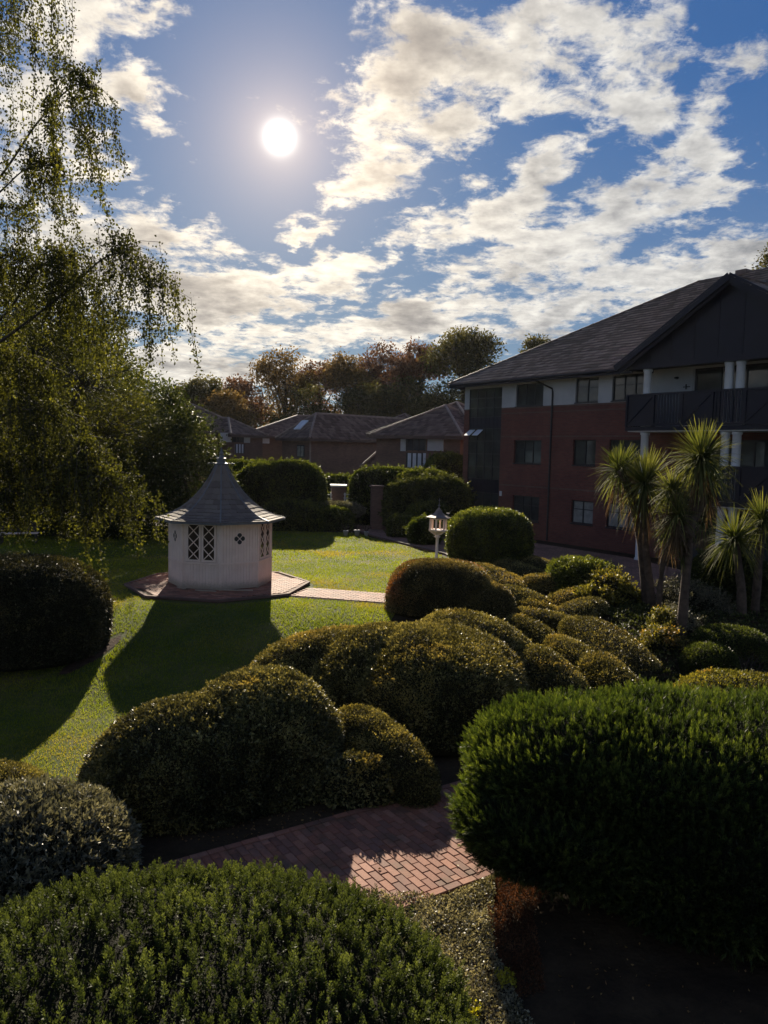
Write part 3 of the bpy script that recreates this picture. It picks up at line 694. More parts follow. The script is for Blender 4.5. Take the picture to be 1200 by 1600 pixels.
    # concave roof: eight bent faces of lapped felt shingles
    def prof(s):                               # s 0 eave .. 1 neck
        r = 1.92*(1-s)**1.0+.165*s; z = H-.05+1.60*(.22*s+.78*s**2.15); r = .165+(1.92-.165)*(1-s)**1.12; return r, z
    rf = MB(); NS = 18
    for i in range(NS):
        (ra, za), (rb, zb) = prof(i/NS), prof((i+1)/NS); A = octa(ra, za); B = octa(rb, zb); b0 = len(rf.v); rf.v += A+B
        rf.f += [(b0+k, b0+(k+1) % 8, b0+8+(k+1) % 8, b0+8+k) for k in range(8)]
    rf.poly(octa(1.92, H-.055), [tuple(reversed(range(8)))]); roof = rf.build('roof', M['felt'], t)
    sh = MB(); rows = 12
    for i in range(rows):
        s0, s1 = i/rows, min(1, (i+1.18)/rows); (ra, za), (rb, zb) = prof(s0), prof(s1)
        for k in range(8):
            a1 = A0+k*math.pi/4; a2 = a1+math.pi/4; n = max(2, round(2*ra*.3827/.24)); odd = (i % 2)*.5
            for j in range(-1, n+1):
                f0, f1 = (j+odd)/n, (j+1+odd)/n; f0, f1 = max(0, f0), min(1, f1)
                if f1-f0 < .08: continue
                def pt(r, z, f, lift):
                    p1 = Vector((r*math.cos(a1), r*math.sin(a1), z)); p2 = Vector((r*math.cos(a2), r*math.sin(a2), z)); c = p1.lerp(p2, f); am = (a1+a2)/2
                    return tuple(c+Vector((math.cos(am)*.35, math.sin(am)*.35, .94))*lift)
                l1 = .020+random.uniform(0, .010); fm = (f0+f1)/2; (rc, zc) = prof(max(0, s0-.012)) if i else prof(0)
                # scalloped lower edge
                P_ = [pt(ra, za, f0, l1), pt(rc, zc, f0+(f1-f0)*.22, l1+.002), pt(rc, zc, f0+(f1-f0)*.78, l1+.002), pt(ra, za, f1, l1), pt(rb, zb, f1, .003), pt(rb, zb, f0, .003)]
                Q_ = [pt(ra, za, f0, 0), pt(rc, zc, f0+(f1-f0)*.22, 0), pt(rc, zc, f0+(f1-f0)*.78, 0), pt(ra, za, f1, 0)]
                sh.poly(P_+Q_, [(0, 1, 2, 3, 4, 5), (6, 7, 1, 0), (7, 8, 2, 1), (8, 9, 3, 2)])
    o = sh.build('shingle', shinglemat(), roof); o['kind'] = 'stuff'
    for k in range(8):
        a = A0+k*math.pi/4; hp = MB(); hp.tube([(prof(s/14)[0]*1.004*math.cos(a), prof(s/14)[0]*1.004*math.sin(a), prof(s/14)[1]+.012) for s in range(15)], .022, 6)
        hp.build('hip_roll', M['lead'], roof)
    ev = MB(); e1 = octa(1.925, H-.075)
    for k in range(8): ev.bar(e1[k], e1[(k+1) % 8], .035, .05)
    ev.build('fascia', M['lead'], t)
    cp = MB(); zt = prof(1)[1]
    cp.lathe([(.16, zt-.03), (.17, zt), (.205, zt+.02), (.205, zt+.05), (.13, zt+.07), (.12, zt+.16), (.15, zt+.18), (.15, zt+.2), (.08, zt+.23), (.05, zt+.3), (.07, zt+.34), (.04, zt+.39), (.015, zt+.50), (.004, zt+.56)], 12)
    fin = cp.build('finial', M['lead'], t)
    br = MB(); br.box(-.42, .42, -.012, .012, zt+.035, zt+.06)
    for sx in (-.17, .17): br.lathe([(.001, -.03), (.028, -.01), (.028, .01), (.001, .03)], 8, (sx*.6, -.1, zt+.12)); br.lathe([(.001, -.03), (.028, -.01), (.028, .01), (.001, .03)], 8, (sx*.6, -.1, zt+.24))
    br.build('cross_bar', M['lead'], fin)
    return t
M['summerglass'] = glassmat('summerhouse_glass', (.035, .024, .018), .1)
summerhouse()
for i, (x0, x1, y, lab) in enumerate([(-5.35, -4.72, 21.62, 'short split cream board lying at the front corner of the summerhouse'), (-4.62, -3.72, 21.80, 'long cream kick board lying loose by the summerhouse wall on the right'), (-6.02, -5.62, 21.98, 'cream skirting board slipped from the left side of the summerhouse')]):
    rg = random.Random(i); p = [(x0, 0), (x0+.12, .05), (x1-.1, .06), (x1, .03), (x1-.02, -.05), (x1-.2, -.04), (x0+.25, -.07), (x0+.05, -.05)]
    w = MB(); w.prism([(a-(x0+x1)/2, b, 0) for a, b in p], (0, 0, .02)); o = w.build('fallen_board', M['cream']); o.location = ((x0+x1)/2, y, PZ+.012)
    o.rotation_euler = (0, .02, [-.12, .17, -.7][i]); tag(o, lab, 'board')

# brick path across the lawn
lp = thing('lawn_path', 'narrow red brick path crossing the lawn beside the summerhouse', 'path', (-.5, 21.6, 0)); 
def strip(org, d, u0, u1, v0, v1):
    d = np.array(d); n = np.array([-d[1], d[0]]); return [tuple(np.array(org)+d*a+n*b) for a, b in ((u0, v0), (u1, v0), (u1, v1), (u0, v1))]
LD = (.965, -.262); st = strip((-2.5, 22.15), LD, .05, 4.6, -.72, .72)
mb = MB(); mb.prism([(x+.5, y-21.6, 0) for x, y in st], (0, 0, .024)); mb.build('bed', M['joint'], lp)
lay_bricks(lp, np.array([-.5, 21.6, 0]), LD, st, .225, .112, .05, .0, 290, keyf=lambda q: q[0])
# brick path in the foreground
FZ = float(G(8)); fp = thing('garden_path', 'red brick garden path with one sunlit patch in the foreground', 'path', (0, 9.7, FZ))
FD = np.array([.835, .55]); FN = np.array([-.55, .835]); fo = np.array([.85, 8.47])
MB().prism([(x, y-9.7, 0) for x, y in [tuple(fo+FD*a+FN*b) for a, b in ((-3.3, 0), (.97, 0), (7.6, 0), (7.6, 2.3), (-3.3, 2.3))]], (0, 0, .022)).build('bed', M['joint'], fp)
KF = lambda q: (q[0]-.25)**2+(q[1]-9.3)**2
lay_rows(fp, np.array([0, 9.7]), fo+FN*.12, FD, FN, -3.2, 7.5, 2.03, 9, .1125, .05, 240, KF)
lay_rows(fp, np.array([0, 9.7]), fo+FN*.0, -FN, FD, -.1125, 0, 1.575, 7, .1125, .053, 30, KF) if False else None
for v0, u0_, u1_ in ((.056, -1.6, .97), (2.21, -3.2, 5)):
    for i in range(int((u1_-u0_)/.2255)):
        q = fo+FD*(u0_+(i+.5)*.2255)+FN*v0; b = link('brick', brick_mesh(.2255, .1125, .054, i % 6, M['paver']), fp); b.location = (q[0], q[1]-9.7, random.gauss(0, .001)); b.rotation_euler = (0, 0, math.atan2(FD[1], FD[0])+random.gauss(0, .005))
# ------------------------------------------------------------------ roofs made of tiles
def tile_field(o0, du, ds, poly, tw, th, name, mat, parent, seed=1, thick=.030, lift=.09):
    """tiles on the plane o0 + u*du + s*ds (s up the slope) inside a polygon in (u, s)"""
    o0, du, ds = (np.array(q, float) for q in (o0, du, ds)); nn = np.cross(du, ds); rg = np.random.default_rng(seed)
    us = [p[0] for p in poly]; ss = [p[1] for p in poly]; A = []
    j = 0; s = min(ss)
    while s < max(ss):
        off = .5*tw*(j % 2); u = min(us)-tw+off
        while u < max(us)+tw:
            if inside(poly, u+tw/2, s+th*.35): A.append((u, s))
            u += tw
        s += th; j += 1
    A = np.array(A); n = len(A); g_ = .004; tl = th*1.12
    lo = lift+rg.normal(0, .006, n); hi = .006
    def P(u, s, h): return o0+u[:, None]*du+s[:, None]*ds+h[:, None]*nn
    a, b = A[:, 0]+g_, A[:, 0]+tw-g_; s0 = A[:, 1]-.01+rg.normal(0, .003, n); s1 = s0+tl; z = np.zeros(n)+hi
    V = np.stack([P(a, s0, lo-thick), P(b, s0, lo-thick), P(b, s0, lo), P(a, s0, lo), P(b, s1, z), P(a, s1, z)], 1)
    F = np.concatenate([np.stack([6*np.arange(n)+k for k in q], 1) for q in ((0, 1, 2, 3), (3, 2, 4, 5), (1, 4, 4, 2), (0, 3, 5, 5))])
    F = np.concatenate([np.stack([6*np.arange(n)+k for k in q], 1) for q in ((0, 1, 2, 3), (3, 2, 4, 5))])
    ob = fast(name, V.reshape(-1, 3), F, mat, parent, tone=np.repeat(rg.random(n), 6)); ob['kind'] = 'stuff'; return ob
def tilemat(name, cols, spec=.35):
    m, nt, out = newmat(name); at_ = nt.new('ShaderNodeAttribute', attribute_name='tone'); geo = nt.new('ShaderNodeNewGeometry')
    f = nt.math('ADD', nt.math('MULTIPLY', at_.outputs['Fac'], .55), nt.math('MULTIPLY', nt.noise(geo.outputs['Position'], .45, 6, .65), .45))
    col = nt.ramp(f, [(.25+.5*i/(len(cols)-1), c) for i, c in enumerate(cols)])
    p = principled(nt, col, .62, 0, spec, nt.noise(geo.outputs['Position'], 20, 4, .6), .4, .008); nt.l.new(p.outputs[0], out.inputs[0]); return m
M['tiles'] = tilemat('plain_tiles', [(.17, .128, .105), (.28, .21, .17), (.39, .30, .25)])
M['tilesfar'] = tilemat('far_tiles', [(.075, .050, .042), (.12, .080, .066), (.17, .12, .10)], .25)

# ------------------------------------------------------------------ apartment building on the right
bl = thing('apartment_building', 'three storey red brick apartment block with tiled hipped roof and dark timber gable', 'building', (6.6, 38.9, 0), math.atan2(-.8285, .56))
U0, U1, WZ = -4.15, 24.0, 7.85
WIN = [  # u0, u1, z0, z1, lights, transom, glass
 (-.17, 1.73, 6.56, 7.66, 3, 0, 'glass'), (3.76, 5.1, 6.6, 7.70, 2, 1, 'glass'), (5.86, 7.66, 6.6, 7.70, 3, 1, 'glass'),
 (-.17, 1.73, 3.72, 4.87, 3, 1, 'glass'), (3.76, 5.1, 3.74, 4.90, 2, 0, 'glass'), (5.86, 7.66, 3.74, 4.90, 3, 0, 'glass'),
 (-.13, 1.73, .88, 2.10, 3, 1, 'glass'), (3.80, 5.1, 1.04, 2.11, 2, 1, 'curtain'), (5.86, 7.60, 1.04, 2.13, 3, 1, 'curtain')]
STAIR = (-3.76, -1.18, .02, 7.60)
def cells(mb, u0, u1, z0, z1, holes, y0, y1):
    us = sorted({u0, u1, *[h[i] for h in holes for i in (0, 1) if u0 < h[i] < u1]}); zs = sorted({z0, z1, *[h[i] for h in holes for i in (2, 3) if z0 < h[i] < z1]})
    for a, b in zip(us, us[1:]):
        run = None
        for c, d in zip(zs, zs[1:]):
            solid = not any(h[0] <= (a+b)/2 <= h[1] and h[2] <= (c+d)/2 <= h[3] for h in holes)
            if solid: run = (run[0], d) if run else (c, d)
            if (not solid or d == zs[-1]) and run: mb.box(a, b, y0, y1, *run); run = None
holes = [w[:4] for w in WIN]+[STAIR, (9.9, 16.3, 5.45, 7.7), (10.6, 16.3, 2.75, 4.9), (9.6, 16.3, .1, 2.2)]
w_ = MB(); cells(w_, U0, U1, -.1, 6.53, holes, 0, .3); w_.box(U0, U0+.3, .3, 17, -.1, 6.53); w_.build('brick_wall', M['brick'], bl)
w_ = MB(); cells(w_, U0, U1, 6.53, WZ, holes, .004, .28); w_.box(U0+.004, U0+.29, .28, 17, 6.53, WZ); w_.build('rendered_wall', M['render'], bl)
w_ = MB(); w_.box(U0-.02, -3.80, -.03, -.001, 6.45, 6.53); w_.box(-1.14, 8.0, -.03, -.001, 6.45, 6.53)
w_.build('string_course', M['brickpier'], bl)
for z in (6.20, 2.55, 5.02): MB().box(-1.14, 8.0, -.018, -.001, z, z+.07).build('string_course', M['brickpier'], bl)
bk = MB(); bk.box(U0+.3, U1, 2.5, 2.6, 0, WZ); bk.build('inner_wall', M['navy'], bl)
def window(parent, u0, u1, z0, z1, n, tr, glass, y=.09, fw=.055, mat='black', trz=.38, cols=None):
    f = MB(); f.box(u0, u1, y, y+.07, z0, z0+fw); f.box(u0, u1, y, y+.07, z1-fw, z1)
    f.box(u0, u0+fw, y, y+.07, z0+fw, z1-fw); f.box(u1-fw, u1, y, y+.07, z0+fw, z1-fw)
    f.box(u0-.02, u1+.02, y-.13, y-.001, z0-.05, z0-.001)
    s = (u1-u0-2*fw)/n; xs = [u0+fw+s*i for i in range(n+1)]
    for x in xs[1:-1]: f.box(x-.028, x+.028, y-.004, y+.068, z0+fw, z1-fw)
    zt = z1-(z1-z0)*trz
    w = f.build('window', M[mat], parent)
    zs = [z0+fw]+([zt] if tr else [])+[z1-fw]
    for i in range(n):
        for c, d in zip(zs, zs[1:]):
            p = MB(); a0, a1 = xs[i]+(.028 if i else 0), xs[i+1]-(.028 if i < n-1 else 0); j = random.uniform(-.006, .006)
            p.poly([(a0, y+.03+j, c), (a1, y+.03-j, c), (a1, y+.032-j, d), (a0, y+.032+j, d)], [(0, 1, 2, 3)]); p.build('pane', M[glass], w)
    if tr:
        b = MB()
        for i in range(n): b.box(xs[i]+.03, xs[i+1]-.03, y+.01, y+.05, zt-.018, zt+.018)
        b.build('glazing_bar', M[mat], w)
    return w
for q in WIN: window(bl, *q)
# stair tower glazing with its dark spandrels
u0, u1 = STAIR[:2]; sp = MB()
for z0, z1 in ((5.50, 6.08), (2.10, 2.80), (.02, .5)):
    for i in range(8): a = u0+(u1-u0)*i/8; MB().box(a+.008, a+(u1-u0)/8-.008, .05, .08, z0, z1).build('spandrel', M['navy'], bl)
for z0, z1, rows in ((6.08, 7.60, 3), (2.80, 5.50, 4), (.5, 2.10, 2)):
    f = MB(); n = 4; s = (u1-u0)/n; rz_ = (z1-z0)/rows
    for i in range(n+1): f.box(max(u0, u0+i*s-.035), min(u1, u0+i*s+.035), .02, .1, z0, z1)
    for j in range(rows+1):
        for i in range(n): f.box(u0+i*s+.035, u0+(i+1)*s-.035, .025, .095, max(z0, z0+j*rz_-.03), min(z1, z0+j*rz_+.03))
    w = f.build('stair_window', M['black'], bl)
    for i in range(n):
        for j in range(rows):
            if z0 == 2.80 and j == 3 and i in (0, 1):           # two vents tilted open
                p = MB(); a, b = u0+i*s+.10, u0+(i+1)*s-.10; p.box(a, b, -.012, .012, -.50, 0)
                o = p.build('pane', M['glow'], w); o.location = (0, .0, z0+(j+1)*rz_-.08); o.rotation_euler = (R(-52), 0, 0); o['label'] = 'top hung vent pane tilted open'
            p = MB(); jj = random.uniform(-.008, .008); a, b, c, d = u0+i*s+.03, u0+(i+1)*s-.03, z0+j*rz_+.02, z0+(j+1)*rz_-.02
            p.poly([(a, .06+jj, c), (b, .06-jj, c), (b, .062-jj, d), (a, .062+jj, d)], [(0, 1, 2, 3)]); p.build('pane', M['glass'], w)
# gutter, drainpipe, vents on the wall
g = MB(); g.tube([(U0-.6, -.66, WZ-.02), (7.3, -.66, WZ-.02)], .055, 8); g.build('gutter', M['black'], bl)
g = MB(); g.box(U0-.6, 7.4, -.60, -.57, WZ-.18, WZ+.02); g.box(U0-.6, 7.4, -.57, .0, WZ-.03, WZ-.005); g.box(U0-.6, U0-.57, -.57, 17, WZ-.18, WZ+.02); g.box(U0-.57, U0, -.0, 17, WZ-.03, WZ-.005); g.build('eaves_board', M['navy'], bl)
g = MB(); g.tube([(1.75, -.64, WZ-.05), (1.78, -.60, WZ-.15), (2.35, -.06, 7.32), (2.38, -.05, 7.15), (2.38, -.05, .05)], .042, 8); g.build('drainpipe', M['black'], bl)
g = MB(); g.box(-1.08, -.94, -.05, -.001, 2.0, 2.25); g.build('meter_box', M['white'], bl)
g = MB(); g.box(5.3, 5.5, -.02, -.001, 2.42, 2.5); g.box(.8, 1.0, -.02, -.001, 2.42, 2.5); g.build('air_brick', M['paver'], bl)
# main hipped roof
EO = .62; pit = R(30.3); RD = 8.9; slope = RD/math.cos(pit); rz_ = WZ+.03+RD*math.tan(pit); X0 = U0-EO
rf = MB(); zE = WZ+.03
rf.poly([(X0, -EO, zE), (26, -EO, zE), (26, -EO+RD, rz_), (X0+RD, -EO+RD, rz_), (X0, -EO+2*RD, zE), (26, -EO+2*RD, zE)], [(0, 1, 2, 3), (0, 3, 4), (3, 2, 5, 4), (0, 4, 5, 1)])
roof = rf.build('roof', M['tile'], bl)
cs, sn = math.cos(pit), math.sin(pit)
GU, GH = 12.32, 4.75   # gable centre, half width
tile_field((0, -EO, zE), (1, 0, 0), (0, cs, sn), [(X0+.05, 0), (26, 0), (26, slope), (X0+RD, slope)], .33, .35, 'roof_tile', M['tiles'], roof, 5)
tile_field((X0, 0, zE), (0, -1, 0), (cs, 0, sn), [(EO, 0), (EO-RD, slope), (EO-2*RD, 0)], .33, .35, 'roof_tile', M['tiles'], roof, 6)
hp = MB(); n = 24
for i in range(n):
    a = Vector((X0, -EO, zE+.04)).lerp(Vector((X0+RD, -EO+RD, rz_+.05)), i/n); b = Vector((X0, -EO, zE+.04)).lerp(Vector((X0+RD, -EO+RD, rz_+.05)), (i+1.04)/n); hp.tube([a, b], [.09, .075], 7)
hp.build('hip_tile', M['tile'], roof)
hp = MB()
for i in range(40):
    a = X0+RD+i*.45
    if a > 25: break
    hp.tube([(a, -EO+RD, rz_+.05), (a+.46, -EO+RD, rz_+.055)], [.10, .085], 7)
hp.box(X0+RD+2.2, X0+RD+2.75, -EO+RD-.25, -EO+RD+.25, rz_, rz_+.22)
hp.build('ridge_tile', M['tile'], roof)
for i, u in enumerate((8.7, 9.35, 10.0)):
    s = slope*.80; v = MB(); c = (u, -EO+s*cs, zE+s*sn+.05); v.box(c[0]-.2, c[0]+.2, c[1]-.16, c[1]+.12, c[2]-.08, c[2]+.1); v.build('roof_vent', M['lead'], roof)
# projecting gable over the balcony
PY = -1.5; gz = 10.62; fz = gz-GH*math.tan(R(31)); gb = MB()
gb.poly([(GU-GH, PY-.35, fz), (GU, PY-.35, gz), (GU, 6, gz), (GU-GH, 1, fz), (GU+GH, PY-.35, fz), (GU+GH, 1, fz)], [(0, 1, 2, 3), (1, 4, 5, 2)])
groof = gb.build('gable_roof', M['tile'], bl)
sl = GH/math.cos(R(31)); c3, s3 = math.cos(R(31)), math.sin(R(31))
tile_field((GU+GH, 0, fz), (0, 1, 0), (-c3, 0, s3), [(PY-.33, 0), (1, 0), (6, sl), (PY-.33, sl)], .33, .35, 'roof_tile', M['tiles'], groof, 8, lift=.05)
tile_field((GU-GH, 0, fz), (0, -1, 0), (c3, 0, s3), [(-1.2, 0), (-PY+.33, 0), (-PY+.33, sl), (-6.5, sl)], .33, .35, 'roof_tile', M['tiles'], groof, 9, lift=.05)
bb = MB(); bb.bar((GU-GH-.05, PY-.38, fz-.04), (GU+.02, PY-.38, gz-.01), .05, .26); bb.bar((GU+GH+.05, PY-.36, fz-.04), (GU-.02, PY-.36, gz-.01), .05, .26)
bb.bar((GU-GH+.05, PY-.28, fz-.19), (GU, PY-.28, gz-.17), .05, .2); bb.bar((GU+GH-.05, PY-.28, fz-.19), (GU, PY-.28, gz-.17), .05, .2)
bb.build('bargeboard', M['navy'], bl)
gw = MB(); n = 9; pw_ = 2*(GH-.4)/n
for i in range(n):
    a = GU-GH+.4+i*pw_; b = a+pw_-.02; ha = gz-.12-abs(a-GU)*math.tan(R(31)); hb = gz-.12-abs(b-GU)*math.tan(R(31)); pts = [(a, PY, 7.86), (b, PY, 7.86), (b, PY, hb)]
    if a < GU < b: pts.append((GU, PY, gz-.12))
    pts.append((a, PY, ha)); 
    o = MB().prism(pts, (0, .05, 0)).build('gable_board', M['navy'], bl)
bm_ = MB(); bm_.box(GU-GH+.25, GU+GH-.25, PY-.08, PY+.10, 7.66, 7.86); bm_.box(GU-GH+.25, GU-GH+.40, PY+.1, .0, 7.66, 7.84); bm_.build('beam', M['navy'], bl)
ce = MB(); ce.box(GU-GH+.35, GU+GH-.35, PY+.12, -.001, 7.79, 7.84); ce.build('balcony_ceiling', M['navy'], bl)
def balcony(u0, u1, zf, ret=True):
    d = MB(); d.box(u0, u1, PY-.1, -.001, zf-.16, zf); b = d.build('balcony', M['navy'], bl)
    so = MB(); so.box(u0+.1, u1, PY-.06, -.02, zf-.20, zf-.163); so.build('soffit', M['white'], b)
    top = zf+1.30; r = MB(); r.box(u0, u1, PY-.12, PY-.02, top-.08, top); r.box(u0, u1, PY-.11, PY-.04, zf+.02, zf+.12); r.build('handrail', M['navy'], b)
    n = round((u1-u0)/1.22); s = (u1-u0)/n
    for i in range(n):
        a = u0+i*s; p = MB(); p.box(a, a+.09, PY-.13, PY-.03, zf, top-.08); 
        if i % 2 == 0:
            p.box(a+.09, a+s, PY-.085, PY-.065, zf+.12, top-.08); p.bar((a+.1, PY-.10, zf+.15), (a+s-.02, PY-.10, top-.1), .03, .09)
        p.build('rail_panel', M['navy'], b)
        if i % 2:
            k = 9
            for j in range(k):
                x = a+.09+(s-.09)*(j+.5)/k; q = MB(); q.box(x-.045, x+.045, PY-.09, PY-.065, zf+.12, top-.08); q.build('baluster', M['navy'], b)
    if ret:
        for j in range(9):
            y = PY+.02+j*.16; q = MB(); q.box(u0+.01, u0+.04, y, y+.11, zf+.02, top-.08); q.build('baluster', M['navy'], b)
        q = MB(); q.box(u0, u0+.07, PY-.02, -.001, top-.08, top-.002); q.build('side_rail', M['navy'], b)
balcony(7.95, 16.8, 5.38); balcony(10.4, 16.8, 2.62)
def column(u, z0, z1, r=.155):
    c = MB(); c.lathe([(r*1.25, z0), (r*1.25, z0+.08), (r, z0+.12), (r, (z0+z1)/2), (r*.96, z1-.12), (r*1.2, z1-.08), (r*1.2, z1)], 20, (u, PY+.17, 0)); c.build('column', M['white'], bl, True)
for u in (8.72, 12.22, 12.66, 16.2): column(u, 5.38, 7.66); column(u, 2.62 if u > 9 else 0, 5.16)
for u in (12.22, 12.66, 16.2): column(u, 0, 2.45)
# recessed flats behind the balcony
for (z0, z1, ua) in ((5.45, 7.7, 9.9), (2.75, 4.9, 10.6), (.1, 2.2, 9.6)): window(bl, ua, 16.3, z0, z1, 6, 0, 'glass', y=.06, fw=.08)
w_ = MB(); w_.box(8.02, 9.85, -.03, -.001, 5.40, 7.78); w_.build('render_panel', M['render'], bl)
lt = MB(); lt.lathe([(.08, -.03), (.10, 0), (.08, .03)], 12, (9.15, -.09, 7.38)); lt.box(9.1, 9.2, -.08, -.031, 7.33, 7.43); lt.build('wall_light', M['black'], bl)
lt = MB(); lt.box(9.45, 9.75, -.06, -.031, 6.98, 7.02); lt.box(9.58, 9.62, -.10, -.06, 6.9, 7.1); lt.build('wall_bracket', M['black'], bl)
# ------------------------------------------------------------------ houses beyond the hedges
def local(px_, org, rz, y=0.0):                # where the ray of a picture point meets the plane local y of a rotated frame
    d = ray(*px_); ca, sa = math.cos(rz), math.sin(rz); nrm_ = np.array([-sa, ca]); p0 = np.array(org[:2])+nrm_*y
    s = p0 @ nrm_/(d[:2] @ nrm_); q = d[:2]*s-np.array(org[:2]); return float(q @ np.array([ca, sa])), CAM_H+d[2]*s
def hip(parent, x0, x1, y0, y1, ze, pitch, ov, name='roof', th=.34, tw=.30, mat='tilesfar'):
    x0 -= ov; x1 += ov; y0 -= ov; y1 += ov; w, d = x1-x0, y1-y0; h = min(w, d)/2; zr = ze+h*math.tan(pitch); mb = MB()
    if w >= d: a, b = (x0+h, (y0+y1)/2, zr), (x1-h, (y0+y1)/2, zr)
    else: a, b = ((x0+x1)/2, y0+h, zr), ((x0+x1)/2, y1-h, zr)
    V = [(x0, y0, ze), (x1, y0, ze), (x1, y1, ze), (x0, y1, ze), a, b]
    F = [(0, 1, 5, 4), (1, 2, 5), (2, 3, 4, 5), (3, 0, 4)] if w >= d else [(0, 1, 4), (1, 2, 5, 4), (2, 3, 5), (3, 0, 4, 5)]
    mb.poly(V, F+[(3, 2, 1, 0)]); mb.box(x0, x1, y0, y1, ze-.18, ze-.002); r = mb.build(name, M['tile2'], parent)
    sl_ = h/math.cos(pitch); c, s = math.cos(pitch), math.sin(pitch)
    fx = [(0, 0), (w, 0), (w-h, sl_), (h, sl_)] if w >= d else [(0, 0), (w, 0), (w/2, sl_)]
    fy = [(0, 0), (d, 0), (d-h, sl_), (h, sl_)] if d > w else [(0, 0), (d, 0), (d/2, sl_)]
    tile_field((x0, y0, ze), (1, 0, 0), (0, c, s), fx, tw, th, 'roof_tile', M[mat], r, 11, lift=.05, thick=.04)
    tile_field((x0, y1, ze), (0, -1, 0), (c, 0, s), fy, tw, th, 'roof_tile', M[mat], r, 12, lift=.05, thick=.04)
    tile_field((x1, y0, ze), (0, 1, 0), (-c, 0, s), fy, tw, th, 'roof_tile', M[mat], r, 13, lift=.05, thick=.04)
    k = MB()
    for i, q in ((0, 4), (1, 5 if w >= d else 4), (3, 4 if w >= d else 5), (4, 5), (2, 5)):
        p1, p2 = Vector(V[i])+Vector((0, 0, .06)), Vector(V[q])+Vector((0, 0, .06))
        if (p2-p1).length > .2: k.tube([p1, p2], .085, 6)
    k.build('ridge_tile', M['ridge'], r); return r
def panel(parent, org, rz, a, b, mat, name, y=0.0, dy=.06, bars=0):
    (xa, za), (xb, zb) = local(a, org, rz, y), local(b, org, rz, y); x0, x1 = sorted((xa, xb)); z0, z1 = sorted((za, zb)); q = MB(); q.box(x0, x1, y-dy, y-.002, z0, z1)
    o = q.build(name, M[mat], parent)
    if bars:
        for i in range(bars+1):
            x = x0+(x1-x0)*i/bars; f = MB(); f.box(x-.05, x+.05, y-dy-.03, y-dy-.001, z0-.03, z1+.03); f.build('glazing_bar', M['black'], o)
    return o
def house_frame(name, label, org, deg): return thing(name, label, 'house', org, R(deg))
# house with the skylight, its corner towards us
oc = np.array([at(485, 700, 60)[0], 60, 0]); h3 = house_frame('brick_house', 'low brown brick house with skylight and vertical pipe at its corner', oc, 42)
MB().box(0, 15, 0, 3.9, -.1, 5.0).build('wall', M['brick2'], h3); P3 = R(41); hip(h3, 0, 15, 0, 3.9, 5.0, P3, .4)
p = MB(); p.tube([(-.1, -.12, 0), (-.1, -.12, 5.7)], .07, 7); p.build('vent_pipe', M['ridge'], h3)
o = MB().box(-.55, .55, -.42, .42, -.03, .06).build('skylight', M['glow'], h3); o.location = (.75, 2.3, 5.0+1.15*math.tan(P3)+.1); o.rotation_euler = (0, -P3, 0)
wq = MB().box(-.05, -.002, .75, 1.75, 3.5, 4.5).build('window', M['black'], h3)
for ya in (.85, 1.3): MB().box(-.065, -.052, ya, ya+.34, 3.6, 4.4).build('pane', M['curtain'], wq)
# porch with its own small tiled roof
oq = np.array([at(566, 740, 55)[0], 55, 0]); pc = thing('porch', 'small tiled lean-to porch between the two nearer houses', 'porch', oq, R(-20))
w_ = MB(); w_.box(.1, 2.2, .2, 3.0, 0, 2.95); w_.build('wall', M['brick2'], pc); hip(pc, .1, 2.2, .2, 3.0, 2.95, R(50), .25)
# right hand house with the bay of white panels
d4 = -37; o4 = np.array([at(722, 700, 49)[0], 49, 0.]); a4 = R(d4); L4 = 6.9
o4 = o4-np.array([math.cos(a4), math.sin(a4), 0])*L4
h4 = house_frame('bay_house', 'brick house with white panels round a dark bay window beside the apartment block', o4, d4)
w_ = MB(); w_.box(0, L4+1, 0, 8, -.1, 5.25); w_.build('wall', M['brick2'], h4); hip(h4, 0, L4+1, 0, 8, 5.25, R(28), .5)
w_ = MB(); w_.box(1.0, L4+.6, -1.2, -.002, -.1, 5.15); w_.build('wall', M['brick2'], h4); hip(h4, 1.0, L4+.6, -1.2, 5.5, 5.17, R(30), .4)
for a, b, m_, n_, bars in (((614, 681), (624, 697), 'glass2', 'window', 2), ((627, 679), (634, 705), 'render', 'white_panel', 0), ((637, 679), (665, 704), 'glass2', 'bay_window', 3), ((669, 680), (693, 705), 'render', 'white_panel', 0), ((637, 708), (660, 731), 'glow', 'window', 3), ((662, 708), (665, 731), 'glow', 'window', 0)):
    panel(h4, o4, a4, a, b, m_, n_, 0 if b[0] < 626 else -1.2, bars=bars)
# left hand house
d1 = 60; o1 = np.array([at(303, 700, 58)[0], 58, 0.]); a1 = R(d1)
h1 = house_frame('panelled_house', 'dark brick house with white panels seen over the summerhouse finial', o1, d1)
MB().box(0, 6.6, 0, 10, -.1, 5.3).build('wall', M['brick2'], h1); hip(h1, 0, 6.6, 0, 10, 5.3, R(31), .4)
MB().box(2.6, 6.5, -1.3, -.002, -.1, 5.15).build('wall', M['brick2'], h1); hip(h1, 2.6, 6.5, -1.3, 3.5, 5.17, R(30), .35)
for a, b, m_, n_, bars in (((344, 676), (361, 691), 'render', 'white_panel', 0), ((363, 677), (379, 691), 'glass2', 'bay_window', 3), ((381, 677), (390, 692), 'render', 'white_panel', 0), ((367, 694), (380, 708), 'glow', 'window', 3)):
    panel(h1, o1, a1, a, b, m_, n_, -1.3, bars=bars)
